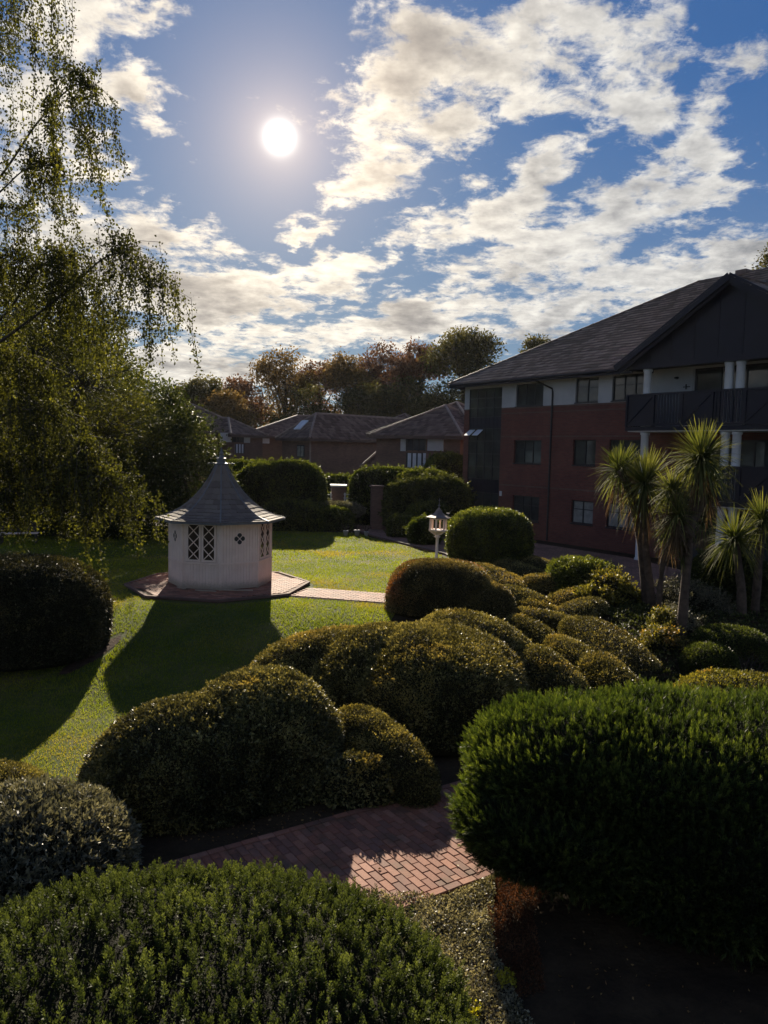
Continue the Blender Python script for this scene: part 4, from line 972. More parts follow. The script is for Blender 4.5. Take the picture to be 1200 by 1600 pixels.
# house between, long dark roof
d2 = 8; o2 = np.array([at(393, 700, 66)[0], 66, 0.]); h2 = house_frame('garage_house', 'dark roofed house with one small white shutter between its neighbours', o2, d2)
w_ = MB(); w_.box(0, 12, 0, 9, -.1, 5.2); w_.build('wall', M['brick2'], h2); hip(h2, -.5, 12, 0, 9, 5.2, R(22), .4)
panel(h2, o2, R(d2), (408, 681), (421, 693), 'glow', 'shutter')
o5 = np.array([at(545, 700, 84)[0], 84, 0.]); h5 = house_frame('far_house', 'farthest house showing only its tiled roof above the skylight house', o5, -28)
w_ = MB(); w_.box(0, 9, 0, 9, -.1, 5.3); w_.build('wall', M['brick2'], h5); hip(h5, 0, 9, 0, 9, 5.3, R(31), .5)
# ------------------------------------------------------------------ brick gate piers, rails, lantern, bench
def pier(label, x0, x1, yt, Y):
    a, b = at(x0, yt, Y), at(x1, yt, Y); w = b[0]-a[0]; t = thing('brick_pier', label, 'gate pier', ((a[0]+b[0])/2, Y, 0), .1, 'brick piers at the hedge gap'); q = MB(); q.box(-w/2, w/2, -w/2, w/2, -.05, a[2]-.1); q.build('shaft', M['brickpier'], t)
    q = MB(); q.box(-w/2-.06, w/2+.06, -w/2-.06, w/2+.06, a[2]-.1, a[2]); q.build('cap', M['white'] if 'pale' in label else M['brickpier'], t)
pier('brick pier with pale cap standing in the hedge gap', 518, 540, 757, 44); pier('tall brick pier against the right hand hedge', 580, 598, 758, 41)
fe = thing('garden_railing', 'low white two bar railing beside the flat topped bush', 'railing', (at(520, 780, 43)[0], 43, 0))
for x0, x1 in ((504, 519), (537, 556)):
    for yy in (772, 778, 784):
        a, b = at(x0, yy, 43), at(x1, yy+1.5, 43); q = MB(); q.bar(a-np.array([fe.location.x, 43, 0]), b-np.array([fe.location.x, 43, 0]), .03, .045); q.build('rail', M['white'], fe)
    for xx in (x0+2, x1-2):
        a = at(xx, 770, 43); q = MB(); q.box(a[0]-fe.location.x-.03, a[0]-fe.location.x+.03, -.03, .03, 0, a[2]); q.build('post', M['white'], fe)
def lantern():
    L0 = gnd(681, 884); t = thing('garden_lantern', 'cream wooden lantern on a post rising from a low plant', 'lantern', L0); t.rotation_euler = (0, R(1.6), R(12)); t.scale = (.97, .97, .91)
    p = MB(); p.lathe([(.11, 0), (.11, .05), (.062, .12), (.055, .9), (.06, 1.13), (.11, 1.17), (.12, 1.2), (.07, 1.23), (.09, 1.27)], 12); p.build('post', M['cream'], t, True)
    p = MB(); p.lathe([(.09, 1.26), (.15, 1.34), (.34, 1.42), (.36, 1.45), (.36, 1.49), (.02, 1.47)], 6); p.build('tray', M['cream'], t)
    for k in range(6):
        a = k*math.pi/3; q = MB(); q.box(-.03, .03, -.03, .03, 1.45, 1.95); o = q.build('upright', M['cream'], t); o.location = (.31*math.cos(a), .31*math.sin(a), 0); o.rotation_euler = (0, 0, a)
        q = MB(); q.bar((.12*math.cos(a), .12*math.sin(a), 1.28), (.34*math.cos(a), .34*math.sin(a), 1.43), .03, .04); q.build('bracket', M['cream'], t)
    for k in range(6):
        a = k*math.pi/3; b = a+math.pi/3; q = MB(); q.bar((.31*math.cos(a), .31*math.sin(a), 1.93), (.31*math.cos(b), .31*math.sin(b), 1.93), .03, .06); q.build('top_rail', M['cream'], t)
    q = MB(); q.lathe([(.49, 1.955), (.50, 1.98), (.30, 2.06), (.17, 2.16), (.09, 2.28), (.05, 2.34)], 6); q.build('roof', M['felt'], t)
    q = MB(); q.lathe([(.03, 2.33), (.02, 2.42), (.05, 2.46), (.02, 2.5), (.012, 2.62), (.03, 2.66), (.004, 2.74)], 8); q.build('finial', M['lead'], t)
    q = MB(); q.lathe([(.02, 0), (.02, .14), (.07, .15), (.07, .17)], 8, (.34, -.1, 2.0)); q.build('bird_perch', M['lead'], t)
lantern()
bc = thing('garden_bench', 'pale wooden garden bench half hidden under the weeping birch', 'bench', (*gnd(30, 850)[:2], 0), R(18))
for s in (-.65, .65):
    q = MB(); q.box(s-.03, s+.03, -.25, -.19, 0, .44); q.build('leg', M['bark'], bc); q = MB(); q.box(s-.03, s+.03, .19, .25, 0, .85); q.build('leg', M['bark'], bc)
for i in range(4): q = MB(); q.box(-.75, .75, -.25+i*.125, -.15+i*.125, .44, .47); q.build('seat_slat', M['cream'], bc)
for i in range(3): q = MB(); q.box(-.75, .75, .19, .215, .55+i*.11, .63+i*.11); q.build('back_slat', M['bark'], bc)
# ------------------------------------------------------------------ clipped shrubs
def lobe(xl, xr, yt, Y, dep, n=2.6, rz=0, rx=0, ry=0, zb=-.3, z=None):
    Y = Y*(1+.21*min(1, max(0, (22.5-Y)/6.5))); 
    while at((xl+xr)/2, yt, Y+dep*.25)[2]-float(G(Y)) < .55: Y -= .2
    zb = zb+float(G(Y))
    a, b, c = at(xl, 800, Y), at(xr, 800, Y), at((xl+xr)/2, yt, Y+dep*.25); zt = c[2] if z is None else z; rzv = (zt-zb)/2
    return Lobe(((a[0]+b[0])/2, Y, zb+rzv), ((b[0]-a[0])/2, dep/2, rzv), n, rz, rx, ry)
def finger(x0, y0, Y0, x1, y1, Y1, w, n=2.5):   # a long clipped lobe whose crest runs between two points
    a, b = at(x0, y0, Y0), at(x1, y1, Y1); d = b-a; h = float(np.hypot(d[0], d[1])); ln = float(np.linalg.norm(d)); m_ = (a+b)/2
    rz_ = (m_[2]-float(G(m_[1]))+.25)/2; rz_ = max(rz_, .35)
    return Lobe((m_[0], m_[1], m_[2]-rz_*.97), (ln/2+w*.75, w, rz_), n, math.degrees(math.atan2(d[1], d[0])), 0, math.degrees(math.atan2(-d[2], h)))
TG = 'cloud pruned shrubs in the rolling bed'
bush('clipped_shrub', 'big domed clipped shrub beside the foreground brick path with gold patches', 'shrub',
     [Lobe((-2.60, 10.91, -0.70), (1.72, 1.15, 1.19), 2.25, rz=24, ry=-7), Lobe((-1.81, 11.55, -0.54), (1.20, 1.33, 1.32), 2.2, rz=14, ry=-6)],
     M['topiary_dark'], 4600, .038, .023, .11, 2.2, 21, amp2=.016, freq2=13, core='corebrown', group=TG, tuft=700, tl=.08)
bush('clipped_shrub', 'widest clipped shrub of the bed rising in two olive swells behind the path', 'shrub',
     [Lobe((1.15, 14.63, -0.70), (1.72, 2.36, 1.50), 2.2, rz=-12), Lobe((-0.67, 15.60, -0.88), (2.12, 1.51, 1.33), 2.2, rz=12), Lobe((1.81, 16.45, -0.64), (1.63, 1.81, 1.25), 2.2), Lobe((0.12, 14.88, -0.76), (1.69, 1.69, 1.40), 2.2)],
     M['topiary'], 3000, .040, .024, .12, 1.9, 22, amp2=.018, freq2=11, core='corebrown', group=TG, tuft=700, tl=.08)
bush('clipped_shrub', 'wedge shaped clipped shrub with a gold ridge between the two nearest mounds', 'shrub',
     [finger(552, 1094, 12.3, 648, 1180, 10.9, .50, 2.3)], M['topiary'], 5800, .031, .019, .05, 3.5, 23, core='corebrown', group=TG)
bush('clipped_shrub', 'single large rust flecked boulder shaped shrub at the lawn edge below the lantern', 'shrub',
     [Lobe((1.56, 20.43, 0.06), (1.45, 1.24, 1.21), 2.9, rz=-8), Lobe((2.58, 20.00, -0.10), (0.91, 0.97, 0.91), 2.6)], M['topiaryrust'] if 'topiaryrust' in M else M['topiary'], 4200, .036, .022, .05, 2.4, 24, amp2=.015, freq2=9, core='corebrown', group=TG)
rows = [
 ('steep olive lobe leaning towards the yew, just right of the widest shrub', (830, 1001, 15.6, 902, 1078, 13.9, .50)),
 ('dark faced leaning lobe whose gold crest runs down to the yew', (872, 984, 16.9, 978, 1086, 14.3, .42)),
 ('broad rounded lobe at the right end, nearest the palms', (915, 966, 18.3, 990, 1030, 16.4, .78)),
 ('small upright lobe with one stray stem in the middle of the bed', (808, 959, 18.4, 858, 992, 17.3, .42)),
 ('flat speckled lobe lying low between the small mounds', (810, 948, 19.8, 895, 966, 18.7, .42)),
 ('low brown lobe under the two small crests', (818, 935, 20.7, 860, 946, 20.0, .38)),
 ('left one of the two small crests in front of the round box', (794, 912, 21.6, 850, 938, 20.6, .45)),
 ('upper right crest in front of the bright topped bush', (912, 917, 21.8, 858, 938, 20.8, .42)),
 ('right hand crest with a black shaded face', (928, 933, 20.4, 868, 958, 19.5, .46)),
 ('pale gold lobe tucked against the bright topped bush', (828, 899, 23.9, 872, 896, 23.2, .55)),
 ('tan ridged lobe behind the boulder shaped shrub', (748, 881, 24.8, 812, 912, 23.3, .75)),
 ('second tan ridge rising behind it', (792, 874, 26.8, 850, 900, 25.2, .60)),
 ('dim farthest lobe close to the brick wall', (808, 863, 29.0, 868, 888, 27.4, .70)),
 ('low gold lobe filling the hollow between the leaning lobes and the yew', (930, 1010, 15.6, 985, 1075, 14.0, .50))]
for i, (lab, q) in enumerate(rows):
    bush('clipped_shrub', lab, 'shrub', [finger(*q)], M['topiary'], 3400 if q[2] < 19 else 2600, .038 if q[2] < 19 else .043, .024 if q[2] < 19 else .027, .035, 2.6, 30+i, core='corebrown', group=TG, amp2=.014, freq2=11)
bush('leafy_shrub', 'bright topped dense green bush beyond the small clipped crests', 'shrub', [lobe(866, 962, 872, 23.4, 2.2, 3.0)], M['box'], 3000, .06, .036, .05, 3, 50, tuft=60, tl=.22, spread=1.2, jitter=.04)
bush('leafy_shrub', 'large round glossy bush standing right of the garden lantern', 'shrub', [lobe(705, 826, 797, 29.5, 2.8, 3.0)], M['box'], 2200, .08, .052, .06, 2.6, 51, tuft=40, tl=.15, spread=1.3, jitter=.05)
bush('low_plant', 'low bright green mound around the foot of the lantern', 'plant', [lobe(650, 718, 877, 27.9, 1.2, 2.2, zb=-.2)], M['box'], 900, .11, .06, .04, 3, 52, tuft=30, tl=.2, spread=1.4)
# left hand clipped hedge dome and the grey shrub under it
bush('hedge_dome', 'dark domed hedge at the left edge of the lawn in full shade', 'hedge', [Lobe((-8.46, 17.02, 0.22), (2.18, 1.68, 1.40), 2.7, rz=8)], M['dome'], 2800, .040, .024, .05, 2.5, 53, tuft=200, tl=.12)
bush('grey_shrub', 'rounded silvery grey leaved shrub at the lower left edge', 'shrub', [Lobe((-3.99, 8.41, -0.76), (1.15, 1.15, 0.87), 2.4)], M['grey'], 1900, .072, .024, .06, 4, 54, amp2=.03, freq2=10, tuft=900, tl=.09, spread=1.2, jitter=.03)
bush('clipped_shrub', 'small gold topped clump just behind the grey leaved shrub', 'shrub', [Lobe((-5.38, 10.16, -0.88), (0.91, 0.60, 0.68), 2.4)], M['topiary'], 5200, .026, .016, .03, 4, 55, core='corebrown')
bush('under_shrub', 'dim leafy seedling shrub at the foot of the wedge shaped shrub', 'shrub', [Lobe((-0.30, 10.83, -0.76), (0.54, 0.36, 0.51), 2.2)], M['topiary_dark'], 2600, .045, .026, .04, 5, 56, spread=1.4, tuft=60, tl=.1)
# yew at lower right
def yew():
    lobes = [Lobe((4.05, 9.07, 0.24), (2.36, 1.57, 0.97), 2.5, rz=-2), Lobe((2.25, 8.65, -0.06), (1.21, 1.04, 0.53), 2.3), Lobe((2.84, 9.13, 0.35), (1.64, 1.33, 0.80), 2.3), Lobe((6.05, 9.43, -0.03), (2.30, 1.69, 0.94), 2.6), Lobe((4.60, 8.35, -0.21), (2.18, 1.21, 0.87), 2.6)]
    rng = np.random.default_rng(61); l1 = Lumps(61, 3.0); l2 = Lumps(62, 9); lump = lambda P: l1(P)+.45*l2(P)
    P, N = thin(*sample(lobes, 300, lump, .08, rng, -.76, .35), rng); org = np.array([4.0, 9.2, -.88])
    t = thing('yew_bush', 'huge dark green feathery yew bush filling the lower right corner', 'bush', org)
    A = nrm(N*.75+np.array([0, 0, .55])+rng.normal(size=P.shape)*.28); P = P+N*rng.normal(-.01, .03, (len(P), 1))
    B, D, L, W, h = clumps(P-A*.06, A, 24, .02, rng.uniform(.10, .21, len(P)), rng, .074, .0105, .75)
    D = nrm(D+np.repeat(A, 24, 0)*.5)
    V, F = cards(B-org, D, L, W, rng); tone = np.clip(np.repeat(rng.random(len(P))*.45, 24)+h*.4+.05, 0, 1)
    P2, N2 = thin(*sample(lobes, 1200, lump, .08, rng, -.78, .2), rng); V2, F2 = cards(P2-org-N2*.02, nrm(N2+rng.normal(size=P2.shape)*.7+np.array([0, 0, .4])), .10, .018, rng)
    V = np.concatenate([V, V2]); F = np.concatenate([F, F2+len(V)-len(V2)]); tone = np.concatenate([np.repeat(tone, 4), np.repeat(rng.random(len(P2))*.4, 4)])
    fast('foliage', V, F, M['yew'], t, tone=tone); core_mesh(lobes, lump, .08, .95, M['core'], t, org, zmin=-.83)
    mb = MB(); stems(mb, np.array([0, 0, -.05]), [(-.8, 0, .8), (.2, .1, 1.1), (1.2, 0, .9), (-.2, -.4, .7), (1.9, .3, .8)], rng, .07, .02); mb.build('stem', M['bark'], t)
yew()
def hebe():
    lobes = [Lobe((-1.51, 5.02, -0.37), (2.24, 1.87, 1.12), 2.5, rz=6), Lobe((-3.14, 5.14, -0.76), (1.81, 1.69, 0.94), 2.4), Lobe((-0.60, 4.96, -0.58), (1.06, 1.33, 0.90), 2.3)]
    rng = np.random.default_rng(71); l1 = Lumps(71, 2.6); l2 = Lumps(72, 8); lump = lambda P: l1(P)+.5*l2(P); org = np.array([-1.6, 5.1, -.88])
    P, N = thin(*sample(lobes, 260, lump, .055, rng, -.78, .5), rng, .15); t = thing('spiky_shrub', 'mounded mid green shrub of upright whorled shoots filling the lower left corner', 'shrub', org)
    A = nrm(N*.5+np.array([0, 0, 1.0])+rng.normal(size=P.shape)*.24); P = P+N*rng.normal(0, .025, (len(P), 1)); m_ = 36
    B, D, L, W, h = clumps(P-A*.05, A, m_, .02, rng.uniform(.06, .17, len(P)), rng, .034, .0165, 1.15)
    V, F = cards(B-org, D, L, W, rng); tone = np.clip(np.repeat(rng.random(len(P))*.55-.08, m_)+h*.45+rng.random(len(h))*.15, 0, 1)
    P2, N2 = thin(*sample(lobes, 2400, lump, .055, rng, -.78, .2), rng, .15); V2, F2 = cards(P2-org-N2*.03, nrm(N2+rng.normal(size=P2.shape)*.9+np.array([0, 0, .3])), .038, .013, rng)
    F = np.concatenate([F, F2+len(V)]); V = np.concatenate([V, V2]); tone = np.concatenate([np.repeat(tone, 4), np.repeat(rng.random(len(P2))*.3, 4)])
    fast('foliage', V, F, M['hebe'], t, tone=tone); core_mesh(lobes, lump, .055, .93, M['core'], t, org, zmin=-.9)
    mb = MB(); stems(mb, np.array([0, 0, -.05]), [q.c-org+np.array([a, b, .1]) for q in lobes for a, b in ((.4, .2), (-.4, .1), (.1, -.4))], rng, .04, .012); mb.build('stem', M['bark'], t)
hebe()
def cover(name, label, poly, per, mat, L, W, h, seed, kind='stuff'):
    rng = np.random.default_rng(seed); x0, x1 = min(p[0] for p in poly), max(p[0] for p in poly); y0, y1 = min(p[1] for p in poly), max(p[1] for p in poly); n = int((x1-x0)*(y1-y0)*per)
    P = np.stack([rng.uniform(x0, x1, n), rng.uniform(y0, y1, n), np.zeros(n)], 1); ok = np.zeros(n, bool)
    for i in range(len(poly)):
        (ax, ay), (bx, by) = poly[i], poly[(i+1) % len(poly)]; k = (ay > P[:, 1]) != (by > P[:, 1]); ok ^= k & (P[:, 0] < (bx-ax)*(P[:, 1]-ay)/((by-ay) or 1e-9)+ax)
    l = Lumps(seed, 5); l2 = Lumps(seed+1, 13); ok &= rng.random(n) < .85+.35*l2(P); P = P[ok]; n = len(P); P[:, 2] = np.maximum(0, h*(.55+.35*l(P)+.25*l2(P)))*rng.uniform(.3, 1, n)+.005+G(P[:, 1])
    V, F = cards(P, nrm(rng.normal(size=(n, 3))*.8+np.array([0, 0, .5])), L*rng.uniform(.6, 1.3, n), W*rng.uniform(.6, 1.3, n), rng)
    o = fast(name, V, F, mat, None, tone=np.repeat(np.clip(rng.random(n)*.8+.1+.2*l2(P), 0, 1), 4)); return tag(o, label, 'ground cover', kind=kind)
cover('ground_cover', 'small leaved variegated ground cover in front of the brick path', [(-0.42, 8.53), (0.18, 8.41), (0.75, 8.38), (1.42, 8.80), (1.34, 8.3), (1.23, 7.38), (1.35, 6.77), (1.51, 6.05), (1.45, 5.08), (0.00, 5.08), (-0.12, 7.74)], 6500, M['cover'], .031, .020, .11, 81)
cover('yellow_cover', 'upper bright yellow patch in the variegated ground cover', [(1.17, 7.08), (1.33, 7.14), (1.37, 6.92), (1.21, 6.87)], 9000, M['coveryellow'], .03, .02, .13, 82)
cover('yellow_cover', 'lower bright yellow patch near the spiky shrub', [(0.70, 6.68), (0.99, 6.71), (0.97, 6.48), (0.68, 6.46)], 8000, M['coveryellow'], .03, .02, .13, 83)
cover('heather', 'rust brown dry heather between the path corner and the yew', [(1.30, 8.70), (1.95, 9.12), (2.1, 8.6), (1.75, 8.16), (1.69, 7.5), (1.63, 6.89), (1.35, 6.77), (1.23, 7.5), (1.25, 8.1)], 11000, M['heather'], .035, .009, .055, 84)
cover('leaf_litter', 'dead leaves and debris on the dark soil under the yew', [(1.57, 8.47), (4.23, 7.62), (4.23, 5.20), (1.57, 5.20)], 30, M['deadleaf'], .035, .02, .02, 85)
cover('leaf_litter', 'sparse dead leaves on the soil below the nearest clipped shrubs', [(-3.87, 9.56), (-1.09, 9.43), (0.97, 10.89), (0.48, 11.61), (-3.87, 10.40)], 90, M['deadleaf'], .04, .025, .02, 86)
cover('ivy_cover', 'dark leafy ground cover filling the bed under the cordyline palms', [(3.2, 14.2), (5.2, 13.2), (9, 13.2), (13, 19), (11.5, 23.5), (6.6, 22.6), (5.6, 18.5)], 420, M['dense'], .075, .05, .26, 87)
cover('leaf_litter', 'fallen leaves scattered over the brick path and the lawn edge', [(-2, 8.2), (1.6, 8.6), (3, 11), (-1.5, 10.6)], 9, M['deadleaf'], .035, .022, .06, 88)
for i, (x, y, lab) in enumerate(((.02, 8.87, 'curled brown leaf lying on the sunlit bricks'), (1.0, 8.97, 'small pale leaf on the bricks near the yew'), (-2.96, 9.25, 'pale curled leaf on the soil beside the grey shrub'))):
    rg = np.random.default_rng(i); V = [(0, 0, .004), (.02, .014, .016), (.045, 0, .006), (.02, -.014, .014), (.022, 0, .002)]; o = fast('fallen_leaf', V, [(0, 1, 4), (1, 2, 4), (2, 3, 4), (3, 0, 4)], M['deadleaf'], None, tone=[.8]*5); o.location = (x, y, -.826 if i < 2 else -.85); o.rotation_euler = (0, 0, i*1.9); o.scale = (1.1, 1.3, 1.2); tag(o, lab, 'leaf')

# ------------------------------------------------------------------ cordyline palms
def head(parent, c, n, L, seed, dead=60, W=.032, spread=1.0):
    rng = np.random.default_rng(seed); c = np.array(c, float); n = int(n*2.4); L = L*.92
    z = 1-1.75*rng.random(n)**1.15; th = rng.uniform(0, 6.28, n); r = np.sqrt(np.maximum(0, 1-z*z)); D = np.stack([r*np.cos(th)*spread, r*np.sin(th)*spread, z+.12], 1); D = nrm(D)
    P = c+D*.05+np.array([0, 0, -.18])*rng.random((n, 1)); Ls = L*rng.uniform(.72, 1.08, n)*(1-.12*(z < 0))
    V, F, tt = blades(P, D, Ls, W, np.clip(.40-.42*z, .04, 1.0)*rng.uniform(.6, 1.3, n), rng)
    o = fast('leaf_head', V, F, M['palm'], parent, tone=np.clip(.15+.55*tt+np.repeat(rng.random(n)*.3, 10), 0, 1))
    if dead:
        th = rng.uniform(0, 6.28, dead); D = nrm(np.stack([np.cos(th)*.55, np.sin(th)*.55, rng.uniform(-1.5, -.2, dead)], 1)); P = c+np.array([0, 0, -.22])+D*.05+np.array([0, 0, -.3])*rng.random((dead, 1))
        V, F, tt = blades(P, D, L*rng.uniform(.6, .95, dead), W*.8, rng.uniform(.3, .7, dead), rng); fast('dead_skirt', V, F, M['palmdead'], o, tone=np.repeat(rng.random(dead), 10))
def palm(label, base, stems_, seed, W=.032):
    base = np.array(base); t = thing('cordyline_palm', label, 'palm', base, 0, 'cordyline palms before the apartment block')
    for i, (path, r, heads) in enumerate(stems_):
        mb = MB(); P = [np.array(p)-base for p in path]; k = len(P); fine = []
        for a, b in zip(P, P[1:]):
            for q in range(4): fine.append(a+(b-a)*q/4)
        fine.append(P[-1]); rg = random.Random(seed+i); mb.tube(fine, [r*(1.25-.45*j/len(fine))*rg.uniform(.93, 1.08) for j in range(len(fine))], 9); mb.build('trunk', M['palmbark'], t, True)
        for j, (c, n, L, dead) in enumerate(heads): head(t, np.array(c)-base, n, L, seed*7+i*5+j, dead, W)
def A_(x, y, Y): return at(x, y, Y)
Y1 = 20.9; b1 = gnd(1018, 962); 
palm('left pair of spiky cordyline trunks nearest the brick wall with pale hanging blades', (A_(1016, 960, Y1)[0], Y1, float(G(Y1))), [([(A_(1020, 960, Y1)[0], Y1, -.3), A_(1016, 920, Y1), A_(1008, 850, Y1), A_(1004, 770, Y1)], .095, [(A_(1008, 752, Y1), 190, 1.15, 80)]),
    ([(A_(1012, 960, Y1+.3)[0], Y1+.3, -.3), A_(1002, 850, Y1+.3), A_(985, 770, Y1+.4), A_(968, 735, Y1+.4)], .10, [(A_(968, 732, Y1+.6), 120, .95, 25)])], 101)
Y2 = 18.3
palm('tallest cordyline palm with several crowns, standing in front of the double columns', (A_(1064, 1010, Y2)[0], Y2, float(G(Y2))), [([(A_(1062, 1010, Y2)[0], Y2, -.7), A_(1070, 920, Y2), A_(1078, 830, Y2), A_(1092, 740, Y2), A_(1097, 712, Y2)], .10, [(A_(1096, 712, Y2), 210, 1.05, 110)]),
    ([A_(1078, 840, Y2), A_(1068, 800, Y2), A_(1056, 770, Y2)], .09, [(A_(1050, 762, Y2+.1), 110, .62, 90), (A_(1060, 800, Y2-.1), 60, .72, 100)]),
    ([A_(1080, 820, Y2), A_(1100, 780, Y2+.3), A_(1108, 752, Y2+.5)], .08, [(A_(1108, 750, Y2+.5), 70, .7, 40)]), ([A_(1068, 880, Y2), A_(1065, 858, Y2)], .05, [(A_(1064, 858, Y2), 26, .30, 0)])], 103)
Y3 = 20.4
palm('dark leaved cordyline of two leaning stems at the right edge', (A_(1165, 968, Y3)[0], Y3, 0), [([(A_(1160, 968, Y3)[0], Y3, -.3), A_(1158, 920, Y3), A_(1150, 850, Y3)], .11, [(A_(1148, 838, Y3), 130, 1.0, 0)]),
    ([(A_(1178, 968, Y3+.3)[0], Y3+.3, -.3), A_(1184, 900, Y3+.3), A_(1190, 825, Y3+.3)], .10, [(A_(1192, 812, Y3+.3), 130, 1.0, 0)])], 105)
Y4 = 24
palm('slim cordyline with curled brown crown behind the tallest palm', (A_(1100, 900, Y4)[0], Y4, 0), [([(A_(1102, 930, Y4)[0], Y4, 0), A_(1100, 860, Y4), A_(1096, 820, Y4)], .16, [(A_(1098, 808, Y4), 60, .8, 60)])], 107)
Y5 = 20.5
palm('thin young cordyline leaning between the two main palms', (A_(1027, 950, Y5)[0], Y5, 0), [([(A_(1027, 955, Y5)[0], Y5, -.3), A_(1034, 890, Y5), A_(1042, 830, Y5)], .07, [(A_(1044, 822, Y5), 50, .6, 60)])], 109)

# ------------------------------------------------------------------ border plants round the palms
def loose(name, label, boxes, mat, n, L, W, seed, twigc=30, spread=.5, heart=True):
    rng = np.random.default_rng(seed); lobes = [lobe(*q) for q in boxes]; org = np.array([np.mean([q.c[0] for q in lobes]), np.mean([q.c[1] for q in lobes]), 0.]); org[2] = float(G(org[1])); t = thing(name, label, 'shrub', org); PP, AA = [], []; mb = MB()
    for q in lobes:
        D = nrm(rng.normal(size=(twigc, 3))+np.array([0, 0, .6])); S0, N = q.surf(D); e = q.c+(S0-q.c)*rng.uniform(.7, 1.12, (twigc, 1)); e[:, 2] = np.maximum(e[:, 2], org[2]+.1); b = np.array([q.c[0], q.c[1], org[2]])+rng.normal(size=(twigc, 3))*np.array([.12, .12, 0])
        for i in range(twigc):
            mid = (b[i]+e[i])/2+np.array([0, 0, .12]); mb.tube([b[i]-org, mid-org, e[i]-org], [.014, .009, .003], 3, False)
            k = n//twigc; f = rng.random(k)**.6; c = np.where(f[:, None] < .5, b[i]+(mid-b[i])*f[:, None]*2, mid+(e[i]-mid)*(f[:, None]*2-1)); PP.append(c+rng.normal(size=(k, 3))*.05); AA.append(nrm(np.tile(e[i]-b[i], (k, 1))*.6+rng.normal(size=(k, 3))*spread))
    P = np.concatenate(PP); P[:, 2] = np.maximum(P[:, 2], org[2]+.04); V, F = cards(P-org, np.concatenate(AA), L*rng.uniform(.6, 1.25, len(P)), W*rng.uniform(.7, 1.2, len(P)), rng)
    fast('foliage', V, F, mat, t, tone=np.repeat(rng.random(len(P)), 4)); mb.build('stem', M['bark'], t)
    if heart: core_mesh(lobes, Lumps(seed, 3), .1, .62, M['core'], t, org, zmin=org[2]-.1, one=True)
    return t
loose('flowering_shrub', 'loose pale leaved shrub with open stems left of the palms', [(922, 990, 885, 20.5, 1.5), (945, 1012, 908, 19.9, 1.5), (900, 965, 912, 19.7, 1.3)], M['shrub'], 5200, .085, .05, 201, 70)
loose('leafy_plant', 'upright yellow green plant at the foot of the tallest palm', [(1008, 1082, 975, 15.0, 1.0), (1022, 1062, 950, 15.3, .7)], M['shrub'], 4200, .065, .036, 202, 60)
loose('twiggy_shrub', 'grey green twiggy shrub behind the tallest palm trunk', [(1028, 1110, 898, 18.8, 1.8), (1078, 1150, 915, 18.2, 1.7), (1040, 1100, 945, 17.4, 1.5)], M['grey'], 8000, .055, .022, 203, 100)
bush('ivy_mass', 'dark ivy covered mass behind the right hand palm', 'shrub', [lobe(1092, 1175, 862, 21.5, 1.8, 2.6), lobe(1150, 1260, 880, 22.5, 2.0, 2.6)], M['dense'], 1800, .09, .07, .1, 2.4, 204, amp2=.04, freq2=6, tuft=60, tl=.3, spread=1.3)
bush('clipped_shrub', 'small round dark shrub right of the yellow green plant', 'shrub', [lobe(1082, 1162, 1005, 15.2, 1.1, 2.5)], M['hedge'], 4200, .034, .02, .04, 3.5, 205)
bush('clipped_shrub', 'flat topped dark shrub behind the small round one', 'shrub', [lobe(1098, 1215, 978, 17.2, 1.5, 2.8)], M['grey2'] if 'grey2' in M else M['hedge'], 3400, .04, .022, .04, 3, 206)
bush('low_shrub', 'spreading yellow and pink tinged shrub above the yew at the right edge', 'shrub', [lobe(1072, 1290, 1047, 12.0, 1.9, 2.3)], M['shrub'], 2500, .042, .026, .05, 3, 207, amp2=.02, tuft=150, tl=.08)
loose('dry_twigs', 'bare reddish twigs in shade at the right edge', [(1150, 1220, 1012, 14.0, 1.0)], M['heather'], 260, .04, .012, 208, 40, heart=False)
# ------------------------------------------------------------------ hedges and bushes beyond the lawn
def hedge(label, boxes, seed, mat='hedge', per=640, L=.12, W=.065, name='hedge', **k): return bush(name, label, 'hedge' if name == 'hedge' else 'shrub', [lobe(*q) for q in boxes], M[mat], per, L, W, .09, 1.6, seed, amp2=.03, freq2=7, **{**dict(tuft=260, tl=.30, upb=.5), **k})
hedge('tall rounded hedge block behind the summerhouse roof', [(372, 505, 724, 41.5, 3.2, 4.0), (330, 440, 722, 44.5, 3.0, 4.0)], 301)
hedge('lower dark hedge shelf in front of the tall rounded hedge', [(415, 506, 784, 39.6, 2.0, 4.0), (470, 552, 790, 40.2, 1.8, 3.5)], 302, tuft=60)
hedge('low hedge seen through the gap beyond the pier', [(496, 556, 742, 50, 2, 4.0)], 303, tuft=80)
hedge('long hedge to the right of the gap with a sunlit ragged top', [(548, 650, 732, 44, 3.0, 4.5), (620, 698, 735, 43, 3.0, 4.5)], 304)
hedge('taller hedge corner beside the apartment block', [(664, 728, 711, 47, 3.0, 3.5)], 305, tuft=200)
bush('leafy_shrub', 'loose pale topped shrub spilling in front of the long hedge', 'shrub', [lobe(604, 735, 750, 40.8, 2.6, 3.2)], M['dense'], 900, .14, .07, .14, 1.4, 306, amp2=.05, tuft=320, tl=.4, spread=1.3)
bush('flat_topped_bush', 'umbrella shaped bush with a flat sunlit top at the hedge gap', 'shrub', [Lobe(at(520, 790, 41.2)+np.array([0, 0, -.25]), (1.55, 1.1, .42), 2.6), Lobe(at(548, 790, 41.0)+np.array([0, 0, -.25]), (.75, .7, .28), 2.2)], M['cover2'] if 'cover2' in M else M['grey'], 900, .10, .06, .05, 2, 307, tuft=60, tl=.15)
